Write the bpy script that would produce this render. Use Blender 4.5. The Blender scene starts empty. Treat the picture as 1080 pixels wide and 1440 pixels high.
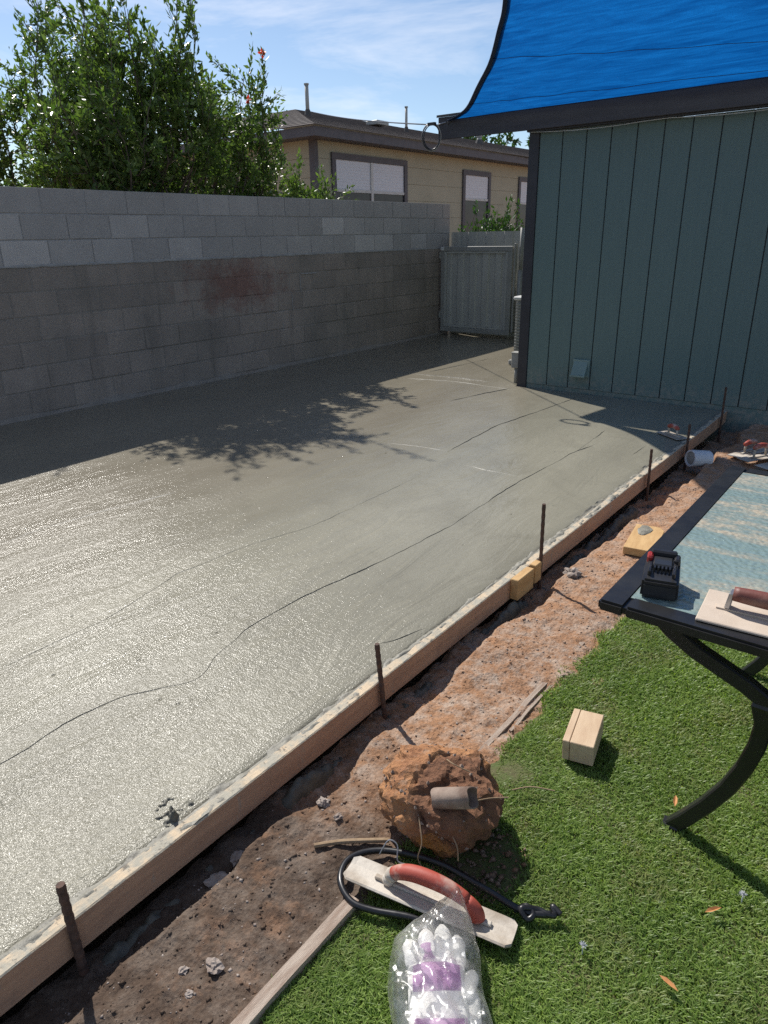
import bpy, bmesh, math, random
import numpy as np
from mathutils import Vector, Matrix, noise, Euler

random.seed(7)
rng = np.random.default_rng(11)
SC = bpy.context.scene
COL = SC.collection
R = math.radians

# ------------------------------------------------------------------ camera
H_CAM = 1.43
YAW, PITCH, ROLL = R(37.85), R(21.45), R(-1.06)
def camera_axes():
    w = Vector((-math.sin(YAW)*math.cos(PITCH), math.cos(YAW)*math.cos(PITCH), -math.sin(PITCH)))
    r = Vector((math.cos(YAW), math.sin(YAW), 0)); u = r.cross(w)
    c, s = math.cos(ROLL), math.sin(ROLL)
    return c*r+s*u, -s*r+c*u, w
_r, _u, _w = camera_axes()
cam_d = bpy.data.cameras.new('camera')
cam_d.sensor_fit = 'VERTICAL'; cam_d.sensor_height = 24; cam_d.lens = 24*989/1440
cam_d.clip_start = 0.05; cam_d.clip_end = 3000
cam = bpy.data.objects.new('camera', cam_d); COL.objects.link(cam)
cam.matrix_world = Matrix(((_r.x, _u.x, -_w.x, 0), (_r.y, _u.y, -_w.y, 0), (_r.z, _u.z, -_w.z, H_CAM), (0, 0, 0, 1)))
SC.camera = cam

# ------------------------------------------------------------------ light and sky
SUN = Vector((-0.86, 0.36, 1.0)).normalized()          # towards the sun
elev = math.asin(SUN.z)
world = bpy.data.worlds.new('World'); SC.world = world; world.use_nodes = True
wn, wl = world.node_tree.nodes, world.node_tree.links
wn.clear()
out = wn.new('ShaderNodeOutputWorld'); bg = wn.new('ShaderNodeBackground'); sky = wn.new('ShaderNodeTexSky')
sky.sky_type = 'NISHITA'; sky.sun_disc = False
sky.sun_elevation = elev; sky.sun_rotation = math.atan2(SUN.x, SUN.y)
sky.air_density = 1.0; sky.dust_density = 0.6; sky.ozone_density = 2.0; sky.altitude = 900
bg.inputs['Strength'].default_value = 0.094
tc = wn.new('ShaderNodeTexCoord'); mp = wn.new('ShaderNodeMapping'); mp.inputs['Scale'].default_value = (1.0, 1.3, 5.5)
mp.inputs['Rotation'].default_value = (0.1, 0.15, 0.4)
mp.inputs['Location'].default_value = (0.35, 0.1, 0.0)
n1 = wn.new('ShaderNodeTexNoise'); n1.inputs['Scale'].default_value = 2.0; n1.inputs['Detail'].default_value = 7; n1.inputs['Roughness'].default_value = 0.62
n1.inputs['Distortion'].default_value = 0.5
rp = wn.new('ShaderNodeValToRGB'); rp.color_ramp.elements[0].position = 0.47; rp.color_ramp.elements[1].position = 0.78
rp.color_ramp.elements[1].color = (0.75, 0.75, 0.75, 1)
mx = wn.new('ShaderNodeMix'); mx.data_type = 'RGBA'
mx.inputs[7].default_value = (9.4, 9.5, 10.0, 1)
wl.new(tc.outputs['Generated'], mp.inputs['Vector']); wl.new(mp.outputs[0], n1.inputs['Vector'])
wl.new(n1.outputs['Fac'], rp.inputs[0]); wl.new(rp.outputs[0], mx.inputs[0])
wl.new(sky.outputs[0], mx.inputs[6]); wl.new(mx.outputs[2], bg.inputs['Color']); wl.new(bg.outputs[0], out.inputs[0])

sun_d = bpy.data.lights.new('sun', 'SUN'); sun_d.energy = 4.7; sun_d.angle = R(0.53); sun_d.color = (1.0, 0.955, 0.885)
sun = bpy.data.objects.new('sun', sun_d); COL.objects.link(sun)
sun.rotation_euler = (-SUN).to_track_quat('-Z', 'Y').to_euler()
sun.location = (-6, 8, 12)

vs = SC.view_settings
vs.view_transform = 'Standard'; vs.look = 'None'; vs.gamma = 1; vs.use_curve_mapping = False; vs.exposure = 0.32
SC.render.engine = 'CYCLES'
SC.cycles.use_denoising = False

# ------------------------------------------------------------------ node helpers
class NT:
    def __init__(s, name):
        s.m = bpy.data.materials.new(name); s.m.use_nodes = True
        s.t = s.m.node_tree; s.n = s.t.nodes; s.l = s.t.links
        s.b = s.n['Principled BSDF']; s.o = s.n['Material Output']
    def new(s, t, **k):
        x = s.n.new(t)
        for a, v in k.items(): setattr(x, a, v)
        return x
    def link(s, a, b): s.l.new(a, b)
    def coords(s, kind='Object', scale=(1, 1, 1), rnd=False):
        if kind == 'Position': src = s.new('ShaderNodeNewGeometry').outputs['Position']
        else: src = s.new('ShaderNodeTexCoord').outputs[kind]
        if rnd:
            oi = s.new('ShaderNodeObjectInfo'); vm = s.new('ShaderNodeVectorMath', operation='MULTIPLY_ADD')
            s.link(oi.outputs['Random'], vm.inputs[0]); vm.inputs[1].default_value = (37, 53, 71); s.link(src, vm.inputs[2]); src = vm.outputs[0]
        mp = s.new('ShaderNodeMapping'); mp.inputs['Scale'].default_value = scale; s.link(src, mp.inputs[0])
        return mp.outputs[0]
    def noise(s, vec, scale, detail=4, rough=0.55, dist=0.0):
        n = s.new('ShaderNodeTexNoise'); n.inputs['Scale'].default_value = scale; n.inputs['Detail'].default_value = detail
        n.inputs['Roughness'].default_value = rough; n.inputs['Distortion'].default_value = dist
        s.link(vec, n.inputs['Vector']); return n.outputs['Fac']
    def voro(s, vec, scale, feature='F1'):
        n = s.new('ShaderNodeTexVoronoi', feature=feature); n.inputs['Scale'].default_value = scale
        s.link(vec, n.inputs['Vector']); return n.outputs['Distance']
    def ramp(s, f, p0, p1, c0=(0, 0, 0, 1), c1=(1, 1, 1, 1)):
        r = s.new('ShaderNodeValToRGB'); e = r.color_ramp.elements
        e[0].position = p0; e[1].position = p1; e[0].color = c0; e[1].color = c1
        s.link(f, r.inputs[0]); return r.outputs[0]
    def mix(s, f, a, b, blend='MIX'):
        m = s.new('ShaderNodeMix', data_type='RGBA', blend_type=blend)
        for v, i in ((f, 0), (a, 6), (b, 7)):
            if isinstance(v, (int, float)): m.inputs[i].default_value = v
            elif isinstance(v, tuple): m.inputs[i].default_value = v if len(v) == 4 else (*v, 1)
            else: s.link(v, m.inputs[i])
        return m.outputs[2]
    def math(s, op, a, b=0.0, clamp=False):
        m = s.new('ShaderNodeMath', operation=op, use_clamp=clamp)
        for v, i in ((a, 0), (b, 1)):
            if isinstance(v, (int, float)): m.inputs[i].default_value = v
            else: s.link(v, m.inputs[i])
        return m.outputs[0]
    def bump(s, h, strength=0.5, dist=0.01, prev=None):
        b = s.new('ShaderNodeBump'); b.inputs['Strength'].default_value = strength; b.inputs['Distance'].default_value = dist
        s.link(h, b.inputs['Height'])
        if prev: s.link(prev, b.inputs['Normal'])
        return b.outputs[0]
    def done(s, color=None, rough=None, normal=None, **k):
        for v, nm in ((color, 'Base Color'), (rough, 'Roughness'), (normal, 'Normal')):
            if v is None: continue
            if isinstance(v, (int, float)): s.b.inputs[nm].default_value = v
            elif isinstance(v, tuple): s.b.inputs[nm].default_value = v if len(v) == 4 else (*v, 1)
            else: s.link(v, s.b.inputs[nm])
        for a, v in k.items():
            s.b.inputs[a.replace('_', ' ')].default_value = v
        return s.m

def simple(name, c1, c2=None, rough=0.6, scale=8, bump=0.0, bscale=40, bdist=0.004, kind='Object', stretch=(1, 1, 1), metallic=0.0, rnd=True, lo=.35, hi=.65):
    t = NT(name); v = t.coords(kind, stretch, rnd)
    c2 = c2 or tuple(x*.7 for x in c1)
    col = t.mix(t.ramp(t.noise(v, scale, 6, .6), lo, hi), c1, c2)
    nrm = t.bump(t.noise(v, bscale, 5, .6), bump, bdist) if bump else None
    rg = t.math('MULTIPLY_ADD', t.noise(v, scale*2.3, 3), .25); 
    t.n[-1].inputs[2].default_value = rough-.12
    return t.done(col, rg, nrm, Metallic=metallic)

# ------------------------------------------------------------------ materials
def m_concrete():
    t = NT('wet_concrete'); p = t.coords('Position')
    ps = t.coords('Position', (1, .18, 1)); pc = t.coords('Position', (.35, 1.0, 1))
    sx = t.new('ShaderNodeSeparateXYZ'); t.link(p, sx.inputs[0]); X, Y = sx.outputs['X'], sx.outputs['Y']
    big = t.ramp(t.noise(ps, 1.3, 5, .6), .34, .66)
    col = t.mix(big, (.282, .266, .207), (.215, .203, .158))
    blot = t.ramp(t.noise(p, 2.1, 6, .65, .8), .46, .66)
    col = t.mix(t.math('MULTIPLY', blot, .45), col, (.175, .163, .125))
    col = t.mix(t.math('MULTIPLY', t.ramp(t.noise(p, 55, 5, .7), .45, .75), .25), col, (.15, .14, .11))
    # darker, browner lane towards the wall
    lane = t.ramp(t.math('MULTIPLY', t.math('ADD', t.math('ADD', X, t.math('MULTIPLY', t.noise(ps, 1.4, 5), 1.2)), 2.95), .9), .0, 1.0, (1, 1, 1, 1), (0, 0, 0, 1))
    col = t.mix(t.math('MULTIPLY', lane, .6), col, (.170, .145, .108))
    spots = t.ramp(t.voro(p, 9.0), .035, .075, (1, 1, 1, 1), (0, 0, 0, 1))
    gate = t.ramp(t.noise(p, 1.3, 2), .48, .54)
    sm = t.math('MULTIPLY', spots, gate)
    col = t.mix(t.math('MULTIPLY', sm, .55), col, (.07, .066, .055))
    rg = t.math('ADD', t.math('MULTIPLY', t.ramp(t.noise(ps, 3.2, 5, .6), .36, .62), .09), .17)
    # pebbly float finish on the last lane, smoother towards the house, long float ripples on the wall side
    m = t.new('ShaderNodeMapRange'); m.inputs[1].default_value = 4.2; m.inputs[2].default_value = 1.4; m.inputs[3].default_value = .30; m.inputs[4].default_value = 1.0
    t.link(t.math('ADD', Y, t.math('MULTIPLY', t.noise(p, 1.5, 4), 1.2)), m.inputs[0])
    wave = t.noise(pc, 52, 2, .5, .7)
    grain = t.noise(p, 165, 2, .55)
    h = t.math('ADD', t.math('MULTIPLY', wave, .8), t.math('MULTIPLY', grain, .9))
    h = t.math('MULTIPLY', h, m.outputs[0])
    h = t.math('SUBTRACT', h, t.math('MULTIPLY', sm, .8))
    nr = t.bump(h, 1.0, .0031)
    trow = t.noise(t.coords('Position', (1, .25, 1)), 7, 4, .6, 1.2)
    nr = t.bump(trow, .45, .022, nr)
    return t.done(col, rg, nr, IOR=1.29)

def m_slurry(name, c):
    return simple(name, c, tuple(x*.6 for x in c), .55, 30, .6, 120, .004, 'Position', rnd=False)

def m_block(name, c1, c2, old):
    t = NT(name); p = t.coords('Position'); oi = t.new('ShaderNodeObjectInfo').outputs['Random']
    base = t.mix(t.ramp(t.noise(p, 2.2 if old else 3.5, 5, .65), .3, .7), c1, c2)
    br = t.math('MULTIPLY_ADD', t.math('POWER', oi, 7.0 if not old else 1.0), .55 if not old else .18); t.n[-1].inputs[2].default_value = .93 if not old else .90
    hs = t.new('ShaderNodeHueSaturation'); t.link(base, hs.inputs['Color']); t.link(br, hs.inputs['Value']); col = hs.outputs[0]
    sp = t.ramp(t.noise(p, 130, 3, .7), .36, .6)
    col = t.mix(t.math('MULTIPLY', sp, .35), col, (.09, .085, .08))
    if old:
        vm = t.new('ShaderNodeVectorMath', operation='SUBTRACT'); t.link(p, vm.inputs[0]); vm.inputs[1].default_value = (-6.13, 5.35, .97)
        sc = t.new('ShaderNodeVectorMath', operation='MULTIPLY'); t.link(vm.outputs[0], sc.inputs[0]); sc.inputs[1].default_value = (1, 1.1, 2.6)
        ln = t.new('ShaderNodeVectorMath', operation='LENGTH'); t.link(sc.outputs[0], ln.inputs[0])
        d = t.math('ADD', ln.outputs['Value'], t.math('MULTIPLY', t.math('SUBTRACT', t.noise(p, 5.5, 8, .78), .5), 2.6))
        mask = t.ramp(d, .25, .85, (1, 1, 1, 1), (0, 0, 0, 1))
        col = t.mix(t.math('MULTIPLY', mask, .62), col, (.19, .07, .052))
        drips = t.math('MULTIPLY', t.ramp(t.noise(t.coords('Position', (1, 1, .12)), 6, 5, .6), .54, .68), .28)
        col = t.mix(drips, col, (.13, .115, .10))
        pale = t.math('MULTIPLY', t.ramp(t.noise(p, 7, 7, .75), .63, .70), .35)
        col = t.mix(pale, col, (.34, .33, .32))
        grn = t.math('MULTIPLY', t.ramp(t.noise(p, .9, 3), .45, .7), .3)
        col = t.mix(grn, col, (.10, .115, .095))
    h = t.math('ADD', t.noise(p, 190, 4, .7), t.math('MULTIPLY', t.noise(p, 40, 4), .8))
    nr = t.bump(h, .75 if old else .45, .006)
    return t.done(col, .9, nr, IOR=1.3)

def m_siding():
    t = NT('green_siding'); v = t.coords('Object', (1, 1, 1), True); g = t.coords('Object', (38, 38, 1.1), True)
    grain = t.noise(g, 3, 6, .65, .4)
    col = t.mix(t.ramp(grain, .3, .7), (.130, .190, .175), (.108, .162, .150))
    col = t.mix(t.math('MULTIPLY', t.ramp(t.noise(v, 4, 6, .7), .5, .75), .3), col, (.145, .188, .172))
    p = t.coords('Position'); sx = t.new('ShaderNodeSeparateXYZ'); t.link(p, sx.inputs[0])
    low = t.ramp(sx.outputs['Z'], .0, .25, (1, 1, 1, 1), (0, 0, 0, 1))
    spl = t.math('MULTIPLY', low, t.ramp(t.noise(p, 22, 6, .75), .44, .60))
    col = t.mix(t.math('MULTIPLY', spl, .85), col, (.26, .25, .21))
    nr = t.bump(grain, .5, .004)
    return t.done(col, .62, nr)

def m_soil():
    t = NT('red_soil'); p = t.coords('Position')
    a = t.ramp(t.noise(p, 2.6, 6, .7), .35, .65)
    col = t.mix(a, (.40, .215, .115), (.29, .165, .10))
    sx = t.new('ShaderNodeSeparateXYZ'); t.link(p, sx.inputs[0])
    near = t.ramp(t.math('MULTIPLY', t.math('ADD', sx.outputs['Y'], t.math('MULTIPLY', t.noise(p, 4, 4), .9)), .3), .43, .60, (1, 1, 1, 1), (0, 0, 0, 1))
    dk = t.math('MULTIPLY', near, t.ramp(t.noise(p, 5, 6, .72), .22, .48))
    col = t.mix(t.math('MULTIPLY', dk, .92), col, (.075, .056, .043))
    grit = t.math('MULTIPLY', t.ramp(t.noise(p, 11, 8, .78), .44, .62), .72)
    grit = t.math('MULTIPLY', grit, t.math('SUBTRACT', 1.0, t.math('MULTIPLY', near, .7)))
    col = t.mix(grit, col, (.47, .405, .34))
    col = t.mix(t.ramp(t.noise(p, 95, 5, .75), .3, .62), t.mix(.4, col, (.09, .06, .045)), col)
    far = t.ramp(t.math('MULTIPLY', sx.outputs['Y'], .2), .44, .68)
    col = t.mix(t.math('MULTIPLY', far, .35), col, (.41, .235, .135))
    h = t.math('ADD', t.noise(p, 60, 8, .75), t.math('MULTIPLY', t.voro(p, 85), .5))
    nr = t.bump(h, .75, .010)
    return t.done(col, .95, nr, IOR=1.25)

def m_leaf(name, c1, c2, trans=.35, gloss=.35, tc=(1.35, 1.75, .55)):
    t = NT(name); g = t.new('ShaderNodeNewGeometry')
    col = t.mix(g.outputs['Random Per Island'], c1, c2)
    t.done(col, gloss, IOR=1.4)
    tr = t.new('ShaderNodeBsdfTranslucent'); mm = t.mix(1.0, col, (*tc, 1), 'MULTIPLY'); t.link(mm, tr.inputs[0])
    ms = t.new('ShaderNodeMixShader'); ms.inputs[0].default_value = trans
    t.link(t.b.outputs[0], ms.inputs[1]); t.link(tr.outputs[0], ms.inputs[2]); t.link(ms.outputs[0], t.o.inputs[0])
    return t.m

def m_grass():
    t = NT('grass_blade'); g = t.new('ShaderNodeNewGeometry'); p = t.coords('Position')
    col = t.mix(g.outputs['Random Per Island'], (.135, .22, .045), (.32, .42, .12))
    dry = t.math('MULTIPLY', t.ramp(t.noise(p, 5.5, 5, .65), .50, .68), t.ramp(g.outputs['Random Per Island'], .25, .6))
    col = t.mix(t.math('MULTIPLY', dry, .8), col, (.34, .30, .17))
    col = t.mix(t.math('MULTIPLY', t.ramp(t.noise(p, 3, 3), .4, .65), .3), col, (.085, .16, .03))
    t.done(col, .42, IOR=1.4)
    tr = t.new('ShaderNodeBsdfTranslucent'); t.link(t.mix(1.0, col, (1.4, 1.5, .6, 1), 'MULTIPLY'), tr.inputs[0])
    ms = t.new('ShaderNodeMixShader'); ms.inputs[0].default_value = .48
    t.link(t.b.outputs[0], ms.inputs[1]); t.link(tr.outputs[0], ms.inputs[2]); t.link(ms.outputs[0], t.o.inputs[0])
    return t.m

def m_sail():
    t = NT('blue_shade_cloth'); v = t.coords('Object')
    w = t.coords('Object', (1, 1, 1)); 
    thr = t.noise(t.coords('Object', (260, 90, 90)), 1, 3, .7)
    streak = t.noise(t.coords('Object', (.7, 5, 5)), 3.4, 6, .65, .9)
    col = t.mix(t.ramp(streak, .35, .7), (.002, .072, .27), (.006, .15, .48))
    col = t.mix(t.math('MULTIPLY', t.ramp(thr, .45, .6), .4), col, (.002, .055, .22))
    t.done(col, .6, t.bump(t.math('ADD', thr, streak), .35, .004), IOR=1.35)
    tr = t.new('ShaderNodeBsdfTranslucent'); t.link(col, tr.inputs[0])
    ms = t.new('ShaderNodeMixShader'); ms.inputs[0].default_value = .62
    t.link(t.b.outputs[0], ms.inputs[1]); t.link(tr.outputs[0], ms.inputs[2])
    # pin holes of the open knit
    hole = t.ramp(t.voro(t.coords('Object'), 420), .05, .09, (1, 1, 1, 1), (0, 0, 0, 1))
    gate = t.ramp(t.noise(v, 35, 3), .66, .72)
    tp = t.new('ShaderNodeBsdfTransparent'); m2 = t.new('ShaderNodeMixShader')
    t.link(t.math('MULTIPLY', hole, gate), m2.inputs[0]); t.link(ms.outputs[0], m2.inputs[1]); t.link(tp.outputs[0], m2.inputs[2])
    t.link(m2.outputs[0], t.o.inputs[0]); return t.m

def m_table_glass():
    t = NT('pebbled_glass'); v = t.coords('Position')
    vo = t.voro(v, 75, 'SMOOTH_F1')
    col = t.mix(t.ramp(t.noise(v, 3.2, 5), .3, .7), (.22, .315, .31), (.29, .375, .36))
    pd = t.coords('Position', (.6, 3.2, 1))
    dirt = t.math('MULTIPLY', t.ramp(t.noise(pd, 3.3, 7, .68, .5), .47, .60), t.ramp(t.noise(v, 40, 5, .7), .3, .6))
    col = t.mix(t.math('MULTIPLY', dirt, .85), col, (.50, .40, .28))
    rg = t.math('ADD', t.math('MULTIPLY', dirt, .5), .16)
    t.done(col, rg, t.bump(vo, .7, .006), IOR=1.5)
    t.b.inputs['Transmission Weight'].default_value = .25
    return t.m

def m_bag():
    t = NT('clear_plastic'); v = t.coords('Object')
    gl = t.new('ShaderNodeBsdfGlossy'); gl.inputs['Roughness'].default_value = .26; gl.inputs[0].default_value = (.95, .95, .95, 1)
    df = t.new('ShaderNodeBsdfTranslucent'); df.inputs[0].default_value = (.95, .95, .95, 1)
    tp = t.new('ShaderNodeBsdfTransparent'); tp.inputs[0].default_value = (.99, .99, .99, 1)
    n = t.bump(t.noise(v, 16, 3, .5, .8), .5, .012); t.link(n, gl.inputs['Normal'])
    fr = t.new('ShaderNodeFresnel'); fr.inputs[0].default_value = 1.5; t.link(n, fr.inputs['Normal'])
    m1 = t.new('ShaderNodeMixShader'); t.link(t.math('MULTIPLY_ADD', fr.outputs[0], .75), m1.inputs[0]); t.n[-1].inputs[2].default_value = .04
    haze = t.math('MULTIPLY_ADD', t.ramp(t.noise(v, 16, 5, .65, .7), .36, .66), .42); t.n[-1].inputs[2].default_value = .18
    m0 = t.new('ShaderNodeMixShader'); t.link(haze, m0.inputs[0]); t.link(tp.outputs[0], m0.inputs[1]); t.link(df.outputs[0], m0.inputs[2])
    t.link(m0.outputs[0], m1.inputs[1]); t.link(gl.outputs[0], m1.inputs[2])
    t.link(m1.outputs[0], t.o.inputs[0]); return t.m

def m_form():
    t = NT('muddy_form_wood'); v = t.coords('Object', (4, 1, 14)); p = t.coords('Position')
    col = t.mix(t.ramp(t.noise(v, 5, 6, .6), .35, .65), (.52, .31, .195), (.42, .245, .155))
    col = t.mix(t.math('MULTIPLY', t.ramp(t.noise(p, 6, 6, .7), .5, .7), .5), col, (.20, .13, .10))
    g = t.new('ShaderNodeNewGeometry'); sx = t.new('ShaderNodeSeparateXYZ'); t.link(g.outputs['True Normal'], sx.inputs[0])
    top = t.ramp(sx.outputs['Z'], .3, .6)
    crust = t.mix(t.ramp(t.noise(p, 16, 6, .7), .40, .58), (.56, .44, .30), (.36, .335, .27))
    crust = t.mix(t.math('MULTIPLY', t.ramp(t.noise(p, 30, 6, .75), .56, .64), .8), crust, (.10, .09, .075))
    col = t.mix(top, col, crust)
    drip = t.math('MULTIPLY', t.ramp(t.noise(t.coords('Position', (1, 1, .35)), 26, 5, .7), .60, .68), .55)
    col = t.mix(drip, col, (.34, .31, .26))
    return t.done(col, .85, t.bump(t.math('ADD', t.noise(v, 40, 5, .6), t.noise(p, 70, 5, .7)), .5, .004))
MT = dict(
    concrete=m_concrete(), slurry=m_slurry('concrete_slurry', (.245, .232, .188)), slurry_dark=m_slurry('damp_concrete', (.13, .125, .10)),
    slurry_pale=m_slurry('slurry_highlight', (.42, .40, .345)),  # pale tone paints in the highlights on wet slurry ridges
    block_new=m_block('grey_block', (.46, .44, .415), (.395, .375, .355), False),
    block_old=m_block('old_block', (.42, .35, .295), (.315, .268, .232), True),
    mortar=m_block('old_mortar', (.36, .32, .28), (.27, .24, .21), True),
    mortar_new=simple('pale_mortar', (.36, .355, .34), (.26, .255, .25), .95, 9, .6, 90, .005, 'Position', rnd=False),
    siding=m_siding(), vent=simple('skylit_green_paint', (.20, .275, .25), (.165, .235, .215), .5, 9), trim=simple('charcoal_trim', (.040, .038, .043), (.030, .029, .033), .5, 6, .25, 60, .002),  # vent green is lightened to paint in the skylight its hood catches
    fascia=simple('charcoal_fascia', (.060, .058, .066), (.045, .043, .05), .55, 3, .3, 30, .003, stretch=(1, 6, 6)),
    roofing=simple('roof_felt', (.11, .105, .10), None, .9, 8, .5, 80, .004),
    soil=m_soil(), leaf=m_leaf('pomegranate_leaf', (.056, .104, .026), (.165, .22, .064), tc=(1.25, 1.5, .7)),
    leaf2=m_leaf('dark_leaf', (.03, .07, .018), (.06, .115, .028), .25),
    bark=simple('bark', (.16, .12, .09), (.09, .07, .055), .9, 12, .6, 60, .004),
    flower=m_leaf('red_blossom', (.62, .04, .02), (.75, .09, .03), .3, .5, (1.2, .8, .8)),
    grass=m_grass(), thatch=simple('lawn_thatch', (.085, .12, .03), (.11, .10, .045), .95, 24, .8, 120, .01, 'Position', rnd=False),
    sail=m_sail(), sail_edge=simple('sail_webbing', (.012, .03, .085), None, .7, 30, .3, 300, .001),
    steel=simple('zinc_steel', (.45, .45, .46), (.3, .3, .3), .4, 30, metallic=.8),
    rust=simple('rusty_steel', (.115, .06, .040), (.06, .038, .03), .8, 60, .6, 220, .002),
    wood=m_form(),
    wood_fresh=simple('yellow_wood', (.56, .36, .16), (.45, .27, .11), .75, 4, .3, 40, .002, stretch=(10, 2, 10)),
    wood_pale=simple('pale_cut_wood', (.56, .42, .28), (.48, .34, .22), .8, 5, .35, 50, .002, stretch=(9, 2, 9)),
    wood_grey=simple('weathered_wood', (.44, .36, .29), (.28, .20, .15), .9, 7, .6, 60, .004, 'Object', stretch=(12, 1.2, 12)),
    black=simple('black_metal', (.010, .010, .011), (.018, .018, .018), .36, 8, .12, 160, .001),
    glass=m_table_glass(), bag=m_bag(),
    plastic_black=simple('black_plastic', (.012, .012, .014), (.02, .02, .022), .34, 20),
    plastic_red=simple('red_plastic', (.30, .020, .016), None, .4, 20),
    brass=simple('contact_metal', (.5, .45, .35), None, .35, 20, metallic=.9),
    mag=simple('crusted_magnesium', (.53, .48, .41), (.32, .265, .205), .75, 7, .6, 60, .003, lo=.4, hi=.6),
    mag2=simple('pale_float_blade', (.56, .47, .38), (.47, .38, .30), .7, 9, .35, 70, .002),
    red_handle=simple('worn_red_handle', (.36, .065, .042), (.48, .38, .31), .6, 9, .4, 60, .002, lo=.5, hi=.64),
    brown_handle=simple('dirty_wood_handle', (.15, .04, .028), (.28, .16, .12), .55, 9, .4, 60, .002, lo=.5, hi=.7),
    pvc=simple('white_pvc', (.66, .67, .70), (.55, .55, .57), .4, 6),
    pipe=simple('dirt_pipe', (.27, .20, .155), (.17, .11, .08), .75, 14, .6, 60, .003, lo=.4, hi=.6),
    clod=None, rock=simple('pale_stone', (.36, .31, .27), (.24, .19, .16), .92, 20, .6, 70, .005),
    tan_wall=simple('tan_paint', (.43, .405, .30), (.38, .36, .265), .8, 2, .3, 60, .002, 'Position', rnd=False),
    grey_trim=simple('grey_paint', (.105, .098, .108), (.085, .08, .088), .6, 5, .2, 50, .001),
    shingle=simple('roof_shingle', (.155, .13, .115), (.10, .085, .078), .95, 5, .7, 60, .006),
    blind=simple('white_blind', (.66, .68, .72), None, .5, 1.5, lo=.6, hi=.9), white=simple('white_paint', (.62, .62, .60), (.5, .5, .48), .5, 6),
    screen=simple('dark_window', (.035, .037, .04), None, .25, 5),
    gate=simple('grey_sheet_metal', (.42, .42, .385), (.36, .36, .33), .5, 2.5, .2, 20, .002, stretch=(5, 5, 1)),
    gate_frame=simple('grey_gate_frame', (.30, .30, .28), (.25, .25, .23), .5, 5, .2, 40, .001),
    ac=simple('ac_grey', (.33, .325, .30), (.27, .265, .245), .5, 7), glove=simple('glove_fabric', (.86, .85, .81), (.76, .75, .71), .9, 30, 1.0, 75, .006),
    purple=simple('purple_print', (.40, .21, .39), (.56, .40, .54), .7, 28, .5, 220, .002, lo=.42, hi=.66),
    twig=simple('dry_twig', (.36, .26, .16), (.25, .17, .1), .9, 40), dryleaf=simple('dry_leaf', (.52, .26, .10), (.40, .18, .06), .8, 40),
)
def m_clod():
    t = NT('clod_earth'); p = t.coords('Object')
    col = t.mix(t.ramp(t.noise(p, 9, 6, .7), .35, .65), (.46, .235, .11), (.30, .145, .08))
    col = t.mix(t.math('MULTIPLY', t.ramp(t.noise(p, 5, 3), .58, .66), .6), col, (.50, .22, .035))
    col = t.mix(t.math('MULTIPLY', t.ramp(t.noise(p, 40, 6, .75), .55, .68), .55), col, (.40, .31, .24))
    dt = t.new('ShaderNodeVectorMath', operation='DOT_PRODUCT'); nv = t.new('ShaderNodeVectorMath', operation='NORMALIZE')
    sb = t.new('ShaderNodeVectorMath', operation='SUBTRACT'); t.link(p, sb.inputs[0]); sb.inputs[1].default_value = (0, 0, .10); t.link(sb.outputs[0], nv.inputs[0])
    t.link(nv.outputs[0], dt.inputs[0]); dt.inputs[1].default_value = (.726, -.228, .643)
    dark_side = t.ramp(t.math('ADD', dt.outputs['Value'], t.math('MULTIPLY', t.noise(p, 14, 4), .2)), .50, .62)
    col = t.mix(t.math('MULTIPLY', dark_side, .8), col, (.17, .088, .058))  # darker brown over the upper side around the pipe stub
    return t.done(col, .95, t.bump(t.math('ADD', t.noise(p, 45, 7, .75), t.math('MULTIPLY', t.voro(p, 60), .6)), .9, .014), IOR=1.25)
MT['clod'] = m_clod()

# ------------------------------------------------------------------ mesh helpers
def link(name, me, mat=None, parent=None, world_verts=True, smooth=False):
    o = bpy.data.objects.new(name, me); COL.objects.link(o)
    if mat is not None and not me.materials: me.materials.append(MT[mat] if isinstance(mat, str) else mat)
    if parent is not None:
        o.parent = parent
        if world_verts: o.matrix_parent_inverse = parent_inv(parent)
    if smooth: me.polygons.foreach_set('use_smooth', [True]*len(me.polygons))
    return o
def local_mat(o): return Matrix.LocRotScale(o.location, o.rotation_euler, o.scale)
def parent_inv(p):
    m = local_mat(p)
    if p.parent: m = local_mat(p.parent) @ p.matrix_parent_inverse @ m
    return m.inverted()
def tag(o, label=None, cat=None, group=None, kind=None):
    for k, v in (('label', label), ('category', cat), ('group', group), ('kind', kind)):
        if v: o[k] = v
    return o
def thing(name, label, cat, loc=(0, 0, 0), rot=(0, 0, 0), group=None):
    o = bpy.data.objects.new(name, None); COL.objects.link(o); o.empty_display_size = .1
    o.location = loc; o.rotation_euler = rot
    return tag(o, label, cat, group)

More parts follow.
